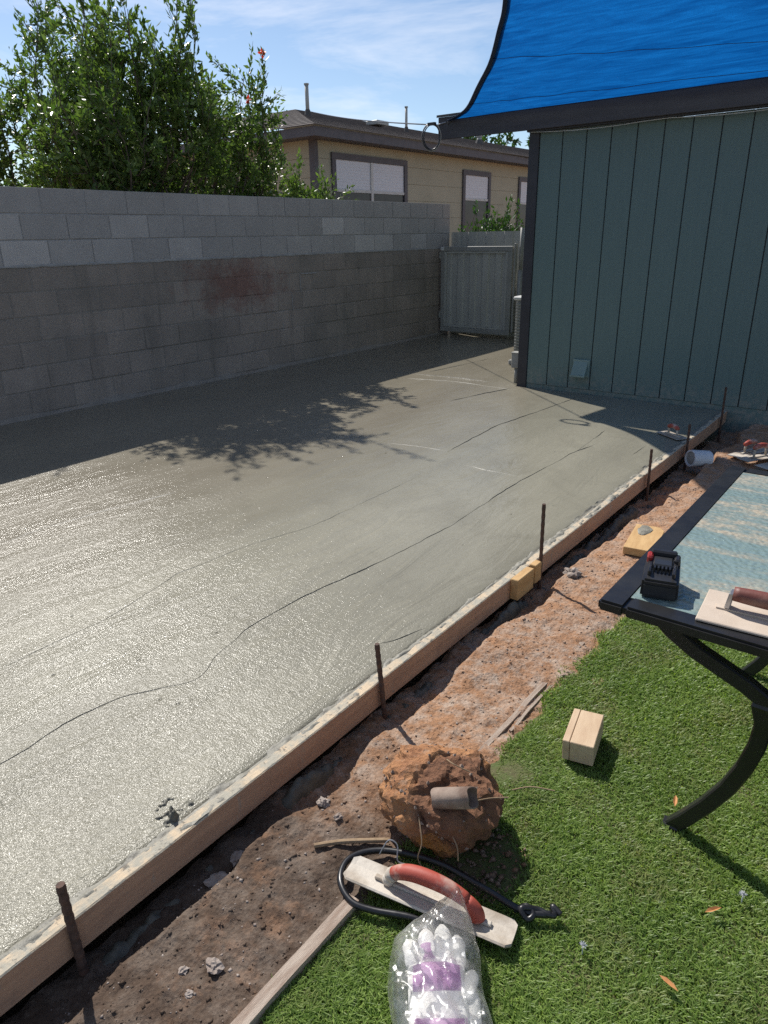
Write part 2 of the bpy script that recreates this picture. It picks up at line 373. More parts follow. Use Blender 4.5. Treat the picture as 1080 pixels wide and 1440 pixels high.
class MB:
    def __init__(s): s.v = []; s.f = []
    def add(s, vs, fs):
        k = len(s.v); s.v += [tuple(v) for v in vs]; s.f += [tuple(i+k for i in f) for f in fs]; return s
    def box(s, lo, hi, rot=None, ctr=None):
        x0, y0, z0 = lo; x1, y1, z1 = hi
        vs = [Vector(p) for p in ((x0, y0, z0), (x1, y0, z0), (x1, y1, z0), (x0, y1, z0), (x0, y0, z1), (x1, y0, z1), (x1, y1, z1), (x0, y1, z1))]
        if rot:
            c = Vector(ctr) if ctr else (Vector(lo)+Vector(hi))/2; m = Euler(rot).to_matrix(); vs = [c+m@(v-c) for v in vs]
        return s.add(vs, [(0, 3, 2, 1), (4, 5, 6, 7), (0, 1, 5, 4), (1, 2, 6, 5), (2, 3, 7, 6), (3, 0, 4, 7)])
    def tube(s, pts, r, n=8, caps=True, flat=None):
        pts = [Vector(p) for p in pts]; N = len(pts)
        rs = r if isinstance(r, (list, tuple)) else [r]*N
        vs = []; up = None
        for i, p in enumerate(pts):
            t = (pts[min(i+1, N-1)]-pts[max(i-1, 0)]).normalized()
            if up is None: up = Vector((0, 0, 1)) if abs(t.z) < .9 else Vector((1, 0, 0))
            a = t.cross(up).normalized(); b = a.cross(t).normalized(); up = b
            for k in range(n):
                an = 2*math.pi*k/n
                if flat: q = a*math.cos(an)*rs[i]*flat[0]+b*math.sin(an)*rs[i]*flat[1]
                else: q = (a*math.cos(an)+b*math.sin(an))*rs[i]
                vs.append(p+q)
        fs = [(i*n+k, i*n+(k+1) % n, (i+1)*n+(k+1) % n, (i+1)*n+k) for i in range(N-1) for k in range(n)]
        if caps: fs += [tuple(reversed(range(n))), tuple(range((N-1)*n, N*n))]
        return s.add(vs, fs)
    def ring_tube(s, pts, r, n=8):
        # closed loop
        P = [Vector(p) for p in pts]; N = len(P); vs = []
        c = sum(P, Vector())/N; nrm = (P[0]-c).cross(P[N//4]-c).normalized()
        for i, p in enumerate(P):
            t = (P[(i+1) % N]-P[i-1]).normalized(); a = t.cross(nrm).normalized()
            for k in range(n):
                an = 2*math.pi*k/n; vs.append(p+(a*math.cos(an)+nrm*math.sin(an))*r)
        return s.add(vs, [(i*n+k, i*n+(k+1) % n, ((i+1) % N)*n+(k+1) % n, ((i+1) % N)*n+k) for i in range(N) for k in range(n)])
    def sweep_rect(s, pts, side, wa, wb):
        # rectangular bar along pts; 'side' is the constant width axis
        pts = [Vector(p) for p in pts]; side = Vector(side).normalized(); N = len(pts); vs = []
        for i, p in enumerate(pts):
            t = (pts[min(i+1, N-1)]-pts[max(i-1, 0)]).normalized(); b = t.cross(side).normalized()
            for da, db in ((-1, -1), (1, -1), (1, 1), (-1, 1)): vs.append(p+side*wa/2*da+b*wb/2*db)
        fs = [(i*4+k, i*4+(k+1) % 4, (i+1)*4+(k+1) % 4, (i+1)*4+k) for i in range(N-1) for k in range(4)]
        fs += [(3, 2, 1, 0), tuple(range((N-1)*4, N*4))]
        return s.add(vs, fs)
    def mesh(s, name, bevel=0.0, seg=1):
        me = bpy.data.meshes.new(name); me.from_pydata(s.v, [], s.f)
        bm = bmesh.new(); bm.from_mesh(me)
        bmesh.ops.recalc_face_normals(bm, faces=bm.faces)
        if bevel: bmesh.ops.bevel(bm, geom=bm.edges[:], offset=bevel, segments=seg, affect='EDGES', clamp_overlap=True)
        bm.to_mesh(me); bm.free(); return me
    def build(s, name, mat, parent=None, bevel=0.0, seg=1, smooth=False, world_verts=True):
        return link(name, s.mesh(name, bevel, seg), mat, parent, world_verts, smooth)
def boxo(name, lo, hi, mat, parent=None, bevel=0.0, rot=None, ctr=None, world_verts=True):
    return MB().box(lo, hi, rot, ctr).build(name, mat, parent, bevel, world_verts=world_verts)

def np_mesh(name, V, F):
    me = bpy.data.meshes.new(name); V = np.asarray(V, np.float32); F = np.asarray(F, np.int32); k = F.shape[1]
    me.vertices.add(len(V)); me.vertices.foreach_set('co', V.ravel())
    me.loops.add(F.size); me.loops.foreach_set('vertex_index', F.ravel())
    me.polygons.add(len(F)); me.polygons.foreach_set('loop_start', np.arange(0, F.size, k, dtype=np.int32))
    me.polygons.foreach_set('loop_total', np.full(len(F), k, np.int32))
    me.update(calc_edges=True); me.validate(); return me
def fbm(x, y, z=0.0, oct_=4): return noise.fractal(Vector((x, y, z)), 1.0, 2.1, oct_)
def grid_mesh(name, xs, ys, fz):
    nx, ny = len(xs), len(ys)
    V = np.array([(x, y, fz(x, y)) for y in ys for x in xs], np.float32)
    i = np.arange(nx-1)[None, :]+np.arange(ny-1)[:, None]*nx; i = i.ravel()
    return np_mesh(name, V, np.stack([i, i+1, i+1+nx, i+nx], 1))

def lump(name, loc, size, mat, seed, parent=None, sub=3, amp=.25, freq=1.6, flat=.0):
    bm = bmesh.new(); bmesh.ops.create_icosphere(bm, subdivisions=sub, radius=1)
    for v in bm.verts:
        d = v.co.normalized(); k = 1+amp*fbm(d.x*freq+seed*3.1, d.y*freq+seed, d.z*freq-seed, 4)
        v.co = Vector((d.x*size[0]*k, d.y*size[1]*k, max(d.z*size[2]*k, -size[2]*(1-flat))))
    me = bpy.data.meshes.new(name); bm.to_mesh(me); bm.free()
    o = link(name, me, mat, parent, False); o.location = loc
    return o

# ================================================================== SETTING
WX = -6.13            # face of the block wall
HX, HY = -3.27, 6.46  # corner of the green house
FX = -1.275           # outer face of the form boards
# ground to the horizon
g = MB().add([(-900, -900, -.32), (900, -900, -.32), (900, 900, -.32), (-900, 900, -.32)], [(0, 1, 2, 3)]).build('ground', 'soil')
tag(g, kind='structure')

# ---- slab
def slab_z(x, y): return -.006+.004*fbm(x*.9, y*.5, 3, 3)-max(0, x-(FX-.056))*.9*(1 if y < HY else 0)
xs = np.concatenate([np.arange(WX-.02, -2.6, .09), np.arange(-2.6, FX-.08, .045), [FX-.06, FX-.054, FX-.048, FX-.041]]); ys = np.arange(-1.6, HY+.001, .08)
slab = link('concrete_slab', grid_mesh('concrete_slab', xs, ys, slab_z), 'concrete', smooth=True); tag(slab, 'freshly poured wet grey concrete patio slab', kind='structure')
xs2 = np.arange(WX-.02, HX+.02, .09); ys2 = np.arange(ys[-1], 9.75, .09)
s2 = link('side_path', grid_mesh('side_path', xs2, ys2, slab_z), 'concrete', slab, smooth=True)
MB().box((WX, -1.6, -.14), (FX-.043, HY, -.03)).build('slab_body', 'slurry_dark', slab)
MB().box((WX, HY+.001, -.14), (HX, 9.7, -.03)).build('slab_body', 'slurry_dark', slab)

def ridge(pts, w, h, mat, seed=0, name='float_mark'):
    P = [Vector((x, y, 0)) for x, y in pts]; Q = []
    for i in range(len(P)-1):
        n = max(2, int((P[i+1]-P[i]).length/.03))
        for k in range(n): Q.append(P[i].lerp(P[i+1], k/n))
    Q.append(P[-1])
    # smooth and jitter
    for _ in range(2): Q = [Q[0]]+[(Q[i-1]+Q[i]*2+Q[i+1])/4 for i in range(1, len(Q)-1)]+[Q[-1]]
    mb = MB(); N = len(Q); vs = []
    for i, q in enumerate(Q):
        t = (Q[min(i+1, N-1)]-Q[max(i-1, 0)]).normalized(); s = Vector((-t.y, t.x, 0))
        j = fbm(q.x*9+seed, q.y*9, 1, 3)*.008+fbm(q.x*40+seed, q.y*40, 1, 2)*.002; k = min(1.2, max(.35, .75+.9*fbm(q.x*4+seed, q.y*4, 7, 3))); c = q+s*j
        z = slab_z(c.x, c.y)
        k *= min(1, i/4+.05, (N-1-i)/4+.05)
        w_, h_ = w*.26+w*.32*k, h*.42
        vs += [c-s*w_*.5+Vector((0, 0, z-.0015)), c+s*w_*.15*k+Vector((0, 0, z+h_*k)), c+s*w_*.5+Vector((0, 0, z-.0015))]
    fs = [(i*3+a, i*3+a+1, i*3+a+4, i*3+a+3) for i in range(N-1) for a in (0, 1)]
    return mb.add(vs, fs).build(name, mat, slab)
LINES = [
 ([(-1.90,.2),(-1.925,.611),(-1.955,.853),(-1.935,1.022),(-1.839,1.167),(-1.786,1.232),(-1.858,1.355),(-1.923,1.588),(-1.924,1.916),(-1.881,2.2),(-1.846,2.541),(-1.828,2.968),(-1.857,3.486),(-1.869,3.826),(-1.855,4.153),(-1.845,4.663),(-1.888,5.275)], .011, .008, 'slurry_dark'),
 ([(-2.445,.86),(-2.445,1.049),(-2.448,1.292),(-2.55,1.723),(-2.532,2.097),(-2.431,2.508),(-2.43,3.18),(-2.44,3.518)], .010, .004, 'concrete'),
 ([(-2.581,4.057),(-2.62,4.5),(-2.651,4.9),(-2.587,5.591),(-2.545,6.237)], .014, .011, 'slurry_dark'),
 ([(-3.073,4.013),(-2.822,4.068),(-2.6,4.086)], .022, .004, 'slurry_pale'), ([(-2.374,3.875),(-2.118,3.863),(-1.902,3.871)], .020, .004, 'slurry_pale'),
 ([(-4.444,6.163),(-3.92,6.29),(-3.222,6.229)], .04, .006, 'slurry'), ([(-5.496,6.343),(-4.724,6.387),(-4.026,6.474),(-3.607,6.458)], .016, .010, 'slurry_dark'),
 ([(-4.446,6.561),(-4.378,7.035),(-4.324,7.72)], .016, .011, 'slurry_dark'), ([(-3.45,5.469),(-3.373,5.815),(-3.254,6.291)], .014, .010, 'slurry_dark'),
 ([(-3.578,1.401),(-3.6,1.638),(-3.56,1.987),(-3.485,2.434)], .022, .004, 'slurry_pale'), ([(-1.847,4.533),(-1.828,4.674),(-1.801,4.802)], .014, .009, 'slurry_dark'),
 ([(-1.489,4.694),(-1.489,5.013)], .012, .008, 'slurry_dark'), ([(-1.43,1.78),(-1.385,1.86),(-1.35,1.99)], .010, .008, 'slurry_dark'),
]
for i, (p, w, h, m) in enumerate(LINES): ridge(p, w, h, m, i*3.7)
# torn patch at the slab edge
def tear(x, y):
    d = math.hypot((x+1.36)/.075, (y-.80)/.06); n_ = fbm(x*45, y*45, 5, 4)
    return slab_z(x, y)-.004+max(0, 1-d*.8)*max(0, n_)*.045
link('torn_patch', grid_mesh('torn_patch', np.arange(-1.45, -1.318, .003), np.arange(.7, .9, .003), tear), 'slurry_dark', slab)
# slurry smeared along the slab edge and over the board
def smear(x, y):
    n_ = fbm(x*30, y*9, 2, 4)+.35*fbm(x*60, y*60, 4, 2)
    return -.010+max(0, .0065+.011*n_-.16*abs(x-(FX-.030)))
link('edge_slurry', grid_mesh('edge_slurry', np.linspace(FX-.064, FX-.004, 16), np.arange(.0, 6.42, .011), smear), 'slurry', slab)

# ---- soil strip
def soil_z(x, y):
    z = -.098+.016*fbm(x*3, y*3, 0, 4)+.009*fbm(x*14, y*14, 5, 4)+.0045*fbm(x*55, y*55, 2, 2)
    edge = -1.16+.05*fbm(y*3.2, 4.4, 0, 3)+(.02 if y < 1.3 else 0)+max(0, min(.09, (y-3)*.05))
    k = max(0.0, min(1.0, (edge-x)/.045)); k = k*k*(3-2*k)
    z -= k*(.05+.022*fbm(x*9, y*9, 8, 3)+max(0, min(.05, (y-2.8)*.03)))
    k2 = max(0.0, min(1.0, (x+.84)/.06)); z -= k2*.012
    return z
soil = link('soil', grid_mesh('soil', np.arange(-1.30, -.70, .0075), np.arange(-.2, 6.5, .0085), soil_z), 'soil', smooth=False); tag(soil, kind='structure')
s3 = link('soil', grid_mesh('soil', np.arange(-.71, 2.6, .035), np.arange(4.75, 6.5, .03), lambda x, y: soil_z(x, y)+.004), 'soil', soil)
# clods and grit over the soil
def scatter_bits(name, n, xr, yr, sr, mat, seed, zf):
    r = np.random.default_rng(seed); V = []; F = []; k = 0
    base = np.array([(1,0,0),(-1,0,0),(0,1,0),(0,-1,0),(0,0,1),(0,0,-1)], float)
    tri = np.array([(0,2,4),(2,1,4),(1,3,4),(3,0,4),(2,0,5),(1,2,5),(3,1,5),(0,3,5)])
    for _ in range(n):
        x = r.uniform(*xr); y = yr[0]+(yr[1]-yr[0])*r.random()**1.5; s = sr[0]+(sr[1]-sr[0])*r.random()**4
        a = r.uniform(0, 6.3); c, sn = math.cos(a), math.sin(a); b = base*s*r.uniform(.55, 1.3, (6, 1))*np.array([1, .8, .6])
        b = b@np.array([[c, sn, 0], [-sn, c, 0], [0, 0, 1]]); V.append(b+np.array([x, y, zf(x, y)+s*.02])); F.append(tri+k); k += 6
    return np_mesh(name, np.concatenate(V), np.concatenate(F))
o = link('soil_crumbs', scatter_bits('soil_crumbs', 6500, (-1.26, -.82), (.1, 6.2), (.0015, .009), 'soil', 3, soil_z), 'soil'); tag(o, 'loose crumbs of reddish earth over the bare strip', 'soil', kind='stuff')
o = link('gravel', scatter_bits('gravel', 1500, (-1.25, -.84), (.1, 5.5), (.0015, .0085), 'rock', 9, soil_z), 'rock'); tag(o, 'pale grit scattered over the bare soil strip', 'gravel', kind='stuff')
# concrete that oozed under the boards
def ooze(x, y):
    c = -1.247+.012*fbm(y*6, 2, 0, 3); hgt = max(0, .6+1.0*fbm(y*2.2, 9, 0, 3)+.3*fbm(y*20, 1, 2, 2))
    d = (x-c)/.032; return -.20+max(0, 1-d*d)**.6*.085*min(1.25, hgt)+.012*fbm(x*40, y*40, 3, 3)
link('concrete_ooze', grid_mesh('concrete_ooze', np.arange(-1.285, -1.2, .006), np.arange(.4, 4.4, .009), ooze), 'slurry_dark', slab)

# stones one can pick out
STONES = [((-.997, .626), .019, 'pale flat stone alone on dark soil left of the near edging board'), ((-1.046, .579), .012, 'small stone second from the near edging, beside the pale flat stone'),
 ((-.99, .551), .010, 'smallest grey pebble below the pale flat stone near the bottom edge'), ((-1.19, .80), .030, 'biggest grey lump in the trench beneath the near form board'),
 ((-1.20, .875), .022, 'grey lump next up the trench from the biggest one'), ((-1.119, 1.131), .020, 'pale stone on the soil left of the earth clod'),
 ((-1.05, 1.115), .013, 'small pale stone just above the bare stick'), ((-1.14, 2.93), .040, 'reddish broken lump of concrete lying behind the tall stake')]
for i, ((x, y), s_, lb) in enumerate(STONES):
    o = lump('stone', (x, y, soil_z(x, y)+s_*.2), (s_, s_*.8, s_*.55), 'rock', i+2, None, 3, .6, 1.7)
    o.rotation_euler = (0, 0, i*1.3)
    tag(o, lb, 'stone', 'stones on the bare soil')

# ---- lawn
lawn = link('lawn', grid_mesh('lawn', np.arange(-.83, 2.6, .06), np.arange(-1.5, 5.0, .06), lambda x, y: -.104+.01*fbm(x*2, y*2, 0, 3)+(0 if x > -.80 else -.012)), 'thatch', smooth=True); tag(lawn, kind='structure')
def make_grass():
    N = 430000
    x = rng.uniform(-.86, .75, N); y = .45+4.7*rng.random(N)**1.55
    ed = -.815+.018*np.sin(y*5.1)+.014*np.sin(y*13.7+1)+.02*np.sin(y*31)*np.sin(y*7)
    keep = (x > ed+rng.normal(0, .008, N)) & (x < -.1+.28*y+.2)
    x, y = x[keep], y[keep]; N = len(x)
    # wear under the clod
    wear = np.hypot((x+.66)/.13, (y-1.24)/.12) < rng.uniform(.75, 1.15, N); x, y = x[~wear], y[~wear]; N = len(x)
    L = rng.uniform(.010, .021, N)*(1+.25*np.sin(x*23)*np.sin(y*19)); W = rng.uniform(.0009, .0018, N)*(1+.14*y)
    a = rng.uniform(0, 2*np.pi, N); ln = rng.uniform(.4, 1.5, N)
    dx, dy = np.cos(a), np.sin(a)
    z0 = np.full(N, -.105); P = np.zeros((N, 5, 3), np.float32)
    for k, (tt, ww) in enumerate(((0, 1), (.55, .85))):
        bx = x+dx*L*ln*tt*tt; by = y+dy*L*ln*tt*tt; bz = z0+L*tt
        P[:, 2*k] = np.stack([bx-dy*W*ww, by+dx*W*ww, bz], 1); P[:, 2*k+1] = np.stack([bx+dy*W*ww, by-dx*W*ww, bz], 1)
    P[:, 4] = np.stack([x+dx*L*ln, y+dy*L*ln, z0+L*(1-.24*ln)], 1)
    i = np.arange(N)[:, None]*5
    F = np.concatenate([i+np.array([[0, 1, 3]]), i+np.array([[0, 3, 2]]), i+np.array([[2, 3, 4]])])
    return np_mesh('grass', P.reshape(-1, 3), F)
o = link('grass', make_grass(), 'grass'); tag(o, 'short dense green lawn grass beside the bare soil', 'grass', kind='stuff')

# ---- edging strip between soil and lawn
t = thing('lawn_edging', 'weathered grey wooden edging strip between bare soil and lawn', 'edging', (-.84, .3, -.1))
def strip(pts, w, h, mat, seed, parent):
    vs = []; N = len(pts)
    for i, (x, y, z) in enumerate(pts):
        j = .002*fbm(y*2+seed, seed, 0, 2); vs += [(x-w/2+j, y, z-.03), (x-w/2+j, y, z+h), (x+w/2+j, y, z+h*.8), (x+w/2+j, y, z-.03)]
    fs = [(i*4+k, (i+1)*4+k, (i+1)*4+k+1, i*4+k+1) for i in range(N-1) for k in range(3)]+[(0, 1, 2, 3), (N*4-4, N*4-3, N*4-2, N*4-1)]
    return MB().add(vs, fs).build('edging_board', mat, parent)
strip([(-.845, y, -.088+.006*fbm(y*5, 3, 0, 3)) for y in np.arange(.25, .97, .03)], .030, .010, 'wood_grey', 1, t)
strip([(-.872, y, -.106+.016*fbm(y*3, 1, 0, 3)) for y in np.arange(1.55, 2.75, .02)], .017, .006, 'wood_grey', 5, t)
strip([(-.848, y, -.108+.016*fbm(y*4, 4, 0, 3)) for y in np.arange(1.75, 2.5, .02)], .010, .005, 'wood_grey', 8, t)

# ================================================================== BLOCK WALL
bw = thing('block_wall', 'grey concrete block wall with three pale new courses on older stained courses', 'wall', (WX, 4, 0))
PY, PZ = .4064, .2032; Z0 = 1.852-9*PZ
def block_mesh(name, ly, mat, rough):
    me = MB().box((-.19, 0, 0), (0, ly-.0095, PZ-.0095)).mesh(name, .005 if rough else .003); me.materials.append(MT[mat]); return me
BM = {(l, m): block_mesh('block', l, m, m == 'block_old') for l in (PY, PY/2) for m in ('block_new', 'block_old')}
END = 9.625
for row in range(-1, 9):
    m = 'block_new' if row >= 6 else 'block_old'
    off = 0 if row % 2 == 1 else PY/2
    y = END-off; lens = []
    if off: lens.append((END-PY/2, PY/2))
    while y > 1.25:
        y -= PY; lens.append((y, PY))
    for (yy, ln) in lens:
        o = bpy.data.objects.new('block', BM[(ln, m)]); COL.objects.link(o); o.parent = bw; o.matrix_parent_inverse = parent_inv(bw)
        jt = .0016 if m == 'block_new' else .004
        o.location = (WX+random.uniform(-jt, jt), yy+.0047, Z0+row*PZ+.0047+random.uniform(-.001, .001)); o.rotation_euler = (0, 0, random.uniform(-.004, .004))
MB().box((WX-.185, .9, -.3), (WX-.0045, END-.006, Z0+6*PZ)).build('mortar', 'mortar', bw)
MB().box((WX-.185, .9, Z0+6*PZ), (WX-.006, END-.006, 1.845)).build('mortar', 'mortar_new', bw)
# rough mortar line and splashed foot
def foot(x, y): 
    n_ = fbm(y*5, x*8, 1, 4); return -.02+max(0, 1-(x-WX)/(.03+.02*n_))*(.045+.035*fbm(y*2.3, 7, 0, 4))
link('mortar_foot', grid_mesh('mortar_foot', np.arange(WX-.02, WX+.06, .008), np.arange(1.0, 9.6, .02), foot), 'mortar', bw)
def smear_line(z, y0, y1, seed):
    ysl = np.arange(y0, y1, .02); xsl = np.array([-1, -.4, .4, 1.0])
    V = []; 
    for y_ in ysl:
        for k in xsl: V.append((WX+.0035+.004*(1-abs(k))+.002*fbm(y_*20, seed, k, 3), y_, z+k*(.011+.007*fbm(y_*6, seed, 2, 3))))
    n = 4; F = [(i*n+k, i*n+k+1, (i+1)*n+k+1, (i+1)*n+k) for i in range(len(ysl)-1) for k in range(n-1)]
    np_ = MB().add(V, F).build('mortar_joint', 'mortar_new', bw)
smear_line(Z0+6*PZ, 1.2, 9.55, 3)
for (yy, z0_, z1_) in ((6.35, .82, 1.02), (6.2, .62, .82), (6.02, .41, .5)):
    MB().tube([(WX+.001, yy+.004*math.sin(k*2), z0_+(z1_-z0_)*k/6) for k in range(7)], .005, 5).build('mortar_joint', 'mortar_new', bw)
MB().tube([(WX+.001, 6.37+k*.04, 1.024+.004*math.sin(k*3)) for k in range(8)], .006, 5).build('mortar_joint', 'mortar_new', bw)

# ================================================================== GREEN HOUSE
gh = thing('green_house', 'dark green house wall of vertical grooved boards under a charcoal roof edge', 'house', (HX, HY, 0))
ZT = 2.262
x = HX+.10; k = 0; PX_ = .2185
boards = []
while x < 3.2:
    me = MB().box((0, 0, 0), (PX_-.009, .016, ZT-.03)).mesh('siding_board', .0025); me.materials.append(MT['siding'])
    break
while x < 3.2:
    o = bpy.data.objects.new('siding_board', me); COL.objects.link(o); o.parent = gh; o.matrix_parent_inverse = parent_inv(gh)
    o.location = (x, HY-.012+random.uniform(-.001, .001), .03-.0); x += PX_
MB().box((HX+.02, HY+.001, -.3), (3.3, HY+.09, ZT)).build('wall_sheathing', 'trim', gh)
MB().box((HX+.09, HY-.006, -.3), (3.3, HY+.0008, .028)).build('foundation', 'siding', gh)
MB().box((HX+.0, HY-.028, -.02), (HX+.098, HY+.07, ZT)).build('corner_trim', 'trim', gh, .003)
RX0, RY0, RZ0, RZ1 = -4.19, 6.345, 2.275, 2.462
PITCH_R = -.16                     # the roof rises away from the yard
def roof_bot(y): return RZ0+.02-PITCH_R*(y-RY0)
yb = HY+.075
while yb < 9.8:
    zt = roof_bot(yb+PX_)-.03
    o = MB().box((HX+.004, yb, .03), (HX+.020, yb+PX_-.009, zt)).build('siding_board', 'siding', gh, .0025); yb += PX_
def sheared(x0, x1, y0, y1, zb, zt, name, mat):
    q = lambda y: -PITCH_R*(y-RY0)
    vs = [(x, y, z+q(y)) for z in (zb, zt) for x, y in ((x0, y0), (x1, y0), (x1, y1), (x0, y1))]
    return MB().add(vs, [(0, 3, 2, 1), (4, 5, 6, 7), (0, 1, 5, 4), (1, 2, 6, 5), (2, 3, 7, 6), (3, 0, 4, 7)]).build(name, mat, gh)
MB().add([(HX+.022, HY+.091, -.3), (HX+.022, 10, -.3), (HX+.022, 10, roof_bot(10)-.01), (HX+.022, HY+.091, roof_bot(HY+.091)-.01),
          (HX+.1, HY+.091, -.3), (HX+.1, 10, -.3), (HX+.1, 10, roof_bot(10)-.01), (HX+.1, HY+.091, roof_bot(HY+.091)-.01)],
         [(0, 1, 2, 3), (4, 7, 6, 5), (0, 3, 7, 4), (1, 5, 6, 2), (3, 2, 6, 7)]).build('wall_sheathing', 'trim', gh)
sheared(RX0+.03, 3.6, RY0+.032, 10.4, RZ0+.03, RZ0+.05, 'soffit', 'trim')
MB().box((RX0, RY0, RZ0), (3.6, RY0+.03, RZ1)).build('fascia', 'fascia', gh, .003)
sheared(RX0, RX0+.03, RY0+.031, 10.4, RZ0, RZ1, 'fascia', 'fascia')
sheared(RX0-.012, 3.62, RY0-.012, 10.45, RZ1+.001, RZ1+.022, 'roof', 'roofing')
MB().box((HX+.0, RY0+.033, RZ0-.012), (3.5, HY-.013, RZ0+.012)).build('frieze_board', 'trim', gh)
# dryer vent
vt = thing('wall_vent', 'small green painted flap vent low on the green wall', 'vent', (-2.61, HY-.02, .2))
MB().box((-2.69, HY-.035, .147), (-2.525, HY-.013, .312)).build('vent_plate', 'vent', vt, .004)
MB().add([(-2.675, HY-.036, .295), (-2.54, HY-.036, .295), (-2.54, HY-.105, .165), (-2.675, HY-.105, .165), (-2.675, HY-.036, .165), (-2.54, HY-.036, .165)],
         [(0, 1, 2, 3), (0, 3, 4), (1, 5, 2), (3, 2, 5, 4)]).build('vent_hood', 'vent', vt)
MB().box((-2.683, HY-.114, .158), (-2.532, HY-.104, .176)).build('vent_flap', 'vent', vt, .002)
# wire under the eave
w_ = MB().tube([(-3.24+k*.2, RY0+.05, 2.262-.022*abs(math.sin(k*.55))) for k in range(30)], .003, 5).build('eave_wire', 'white')
tag(w_, 'thin pale wire strung loosely under the green house eave', 'wire')
# meter pipe and box at the house corner
cb = thing('conduit_box', 'small grey conduit box on a pipe at the green house corner', 'box', (-3.36, 6.58, 0))
MB().tube([(-3.345, 6.56, -.02), (-3.345, 6.56, .16)], .022, 10).build('pipe', 'ac', cb, smooth=True)
MB().box((-3.39, 6.52, .15), (-3.30, 6.61, .30)).build('box_body', 'ac', cb, .006)
MB().box((-3.393, 6.515, .295), (-3.297, 6.615, .308)).build('box_lid', 'ac', cb, .003)
# air conditioner
ac = thing('air_conditioner', 'grey air conditioner unit with a white top beside the green house', 'air conditioner', (-3.6, 7.8, 0))
MB().box((-3.88, 7.5, .06), (-3.30, 8.1, .72)).build('casing', 'ac', ac, .02, 2)
MB().box((-3.90, 7.48, .722), (-3.285, 8.12, .765)).build('top_cover', 'white', ac, .012)
MB().box((-3.92, 7.46, .0), (-3.28, 8.14, .055)).build('base_pad', 'mortar_new', ac, .01)
sl = MB().box((-3.865, 7.482, 0), (-3.315, 7.497, .012)).mesh('grille_slat'); sl.materials.append(MT['gate_frame'])
for k in range(18):
    o = bpy.data.objects.new('grille_slat', sl); COL.objects.link(o); o.parent = ac; o.matrix_parent_inverse = parent_inv(ac); o.location = (0, 0, .11+k*.033)

# ================================================================== GATE AND FENCE
def corrugated(x0, x1, y, z0, z1, pitch=.09, dep=.016):
    pts = []; xx = x0
    while xx < x1-1e-6:
        for fx, dy in ((0, 0), (.42, 0), (.5, dep), (.92, dep)):
            q = xx+fx*pitch
            if q <= x1: pts.append((q, y+dy))
        xx += pitch
    vs = [(a, b, z0) for a, b in pts]+[(a, b, z1) for a, b in pts]; n = len(pts)
    vs += [(a, b+.004, z) for z in (z0, z1) for a, b in pts]
    fs = [(i, i+1, n+i+1, n+i) for i in range(n-1)]+[(2*n+i, 3*n+i, 3*n+i+1, 2*n+i+1) for i in range(n-1)]+[(n+i, n+i+1, 3*n+i+1, 3*n+i) for i in range(n-1)]
    return MB().add(vs, fs)
GY = 9.35
gt = thing('metal_gate', 'grey steel gate with a ribbed sheet panel closing the side path', 'gate', (-5.5, GY, 0))
corrugated(-6.02, -4.98, GY, .12, 1.20, .21, .018).build('panel', 'gate', gt)
for nm, lo, hi in (('top_rail', (-6.085, GY-.03, 1.20), (-4.905, GY+.03, 1.265)), ('bottom_rail', (-6.085, GY-.03, .055), (-4.905, GY+.03, .12)),
                   ('stile', (-6.085, GY-.028, .121), (-6.02, GY+.028, 1.199)), ('stile', (-4.98, GY-.028, .121), (-4.905, GY+.028, 1.199))):
    MB().box(lo, hi).build(nm, 'gate_frame', gt, .004)
MB().box((-6.02, GY-.02, .125), (-5.99, GY-.006, 1.195)).build('panel_bead', 'gate', gt); MB().box((-5.01, GY-.02, .125), (-4.98, GY-.006, 1.195)).build('panel_bead', 'gate', gt)
MB().box((-5.985, GY-.02, 1.172), (-5.015, GY-.006, 1.198)).build('panel_bead', 'gate', gt); MB().box((-5.985, GY-.02, .125), (-5.015, GY-.006, .15)).build('panel_bead', 'gate', gt)
for z in (.25, 1.1): MB().tube([(-6.098, GY-.03, z), (-6.098, GY-.03, z+.09)], .014, 8).build('hinge', 'gate_frame', gt)
MB().box((-6.08, GY-.045, 1.21), (-6.03, GY-.031, 1.26)).build('latch', 'white', gt, .003)
fp = thing('sheet_metal_fence', 'grey ribbed sheet metal fence rising just above the gate', 'fence', (-5.2, 9.66, 0))
corrugated(-6.12, -3.4, 9.66, -.1, 1.46, .30, .02).build('sheet', 'gate', fp)
MB().box((-6.12, 9.69, 1.30), (-3.4, 9.73, 1.36)).build('rail', 'gate_frame', fp)
gp = thing('gate_post', 'slim white pipe post at the free side of the gate', 'post', (-4.79, GY+.02, 0))
MB().tube([(-4.80, GY+.03, -.1), (-4.80, GY+.03, .95)], .036, 12).build('sleeve', 'gate_frame', gp, smooth=True)
MB().tube([(-4.80, GY+.03, .951), (-4.80, GY+.03, 1.50)], .026, 12).build('pipe', 'gate_frame', gp, smooth=True)
MB().box((-4.86, GY-.02, .10), (-4.885, GY+.04, 1.3)).build('latch_stile', 'gate_frame', gp, .003)

# ================================================================== NEIGHBOUR HOUSE
nh = thing('neighbour_house', 'tan house with grey trim and low shingle roof behind the block wall', 'house', (-9, 9.84, 0))
NX, NY = -9.0, 9.84
MB().box((-15, NY, -.3), (NX, 30, 2.98)).build('wall', 'tan_wall', nh)
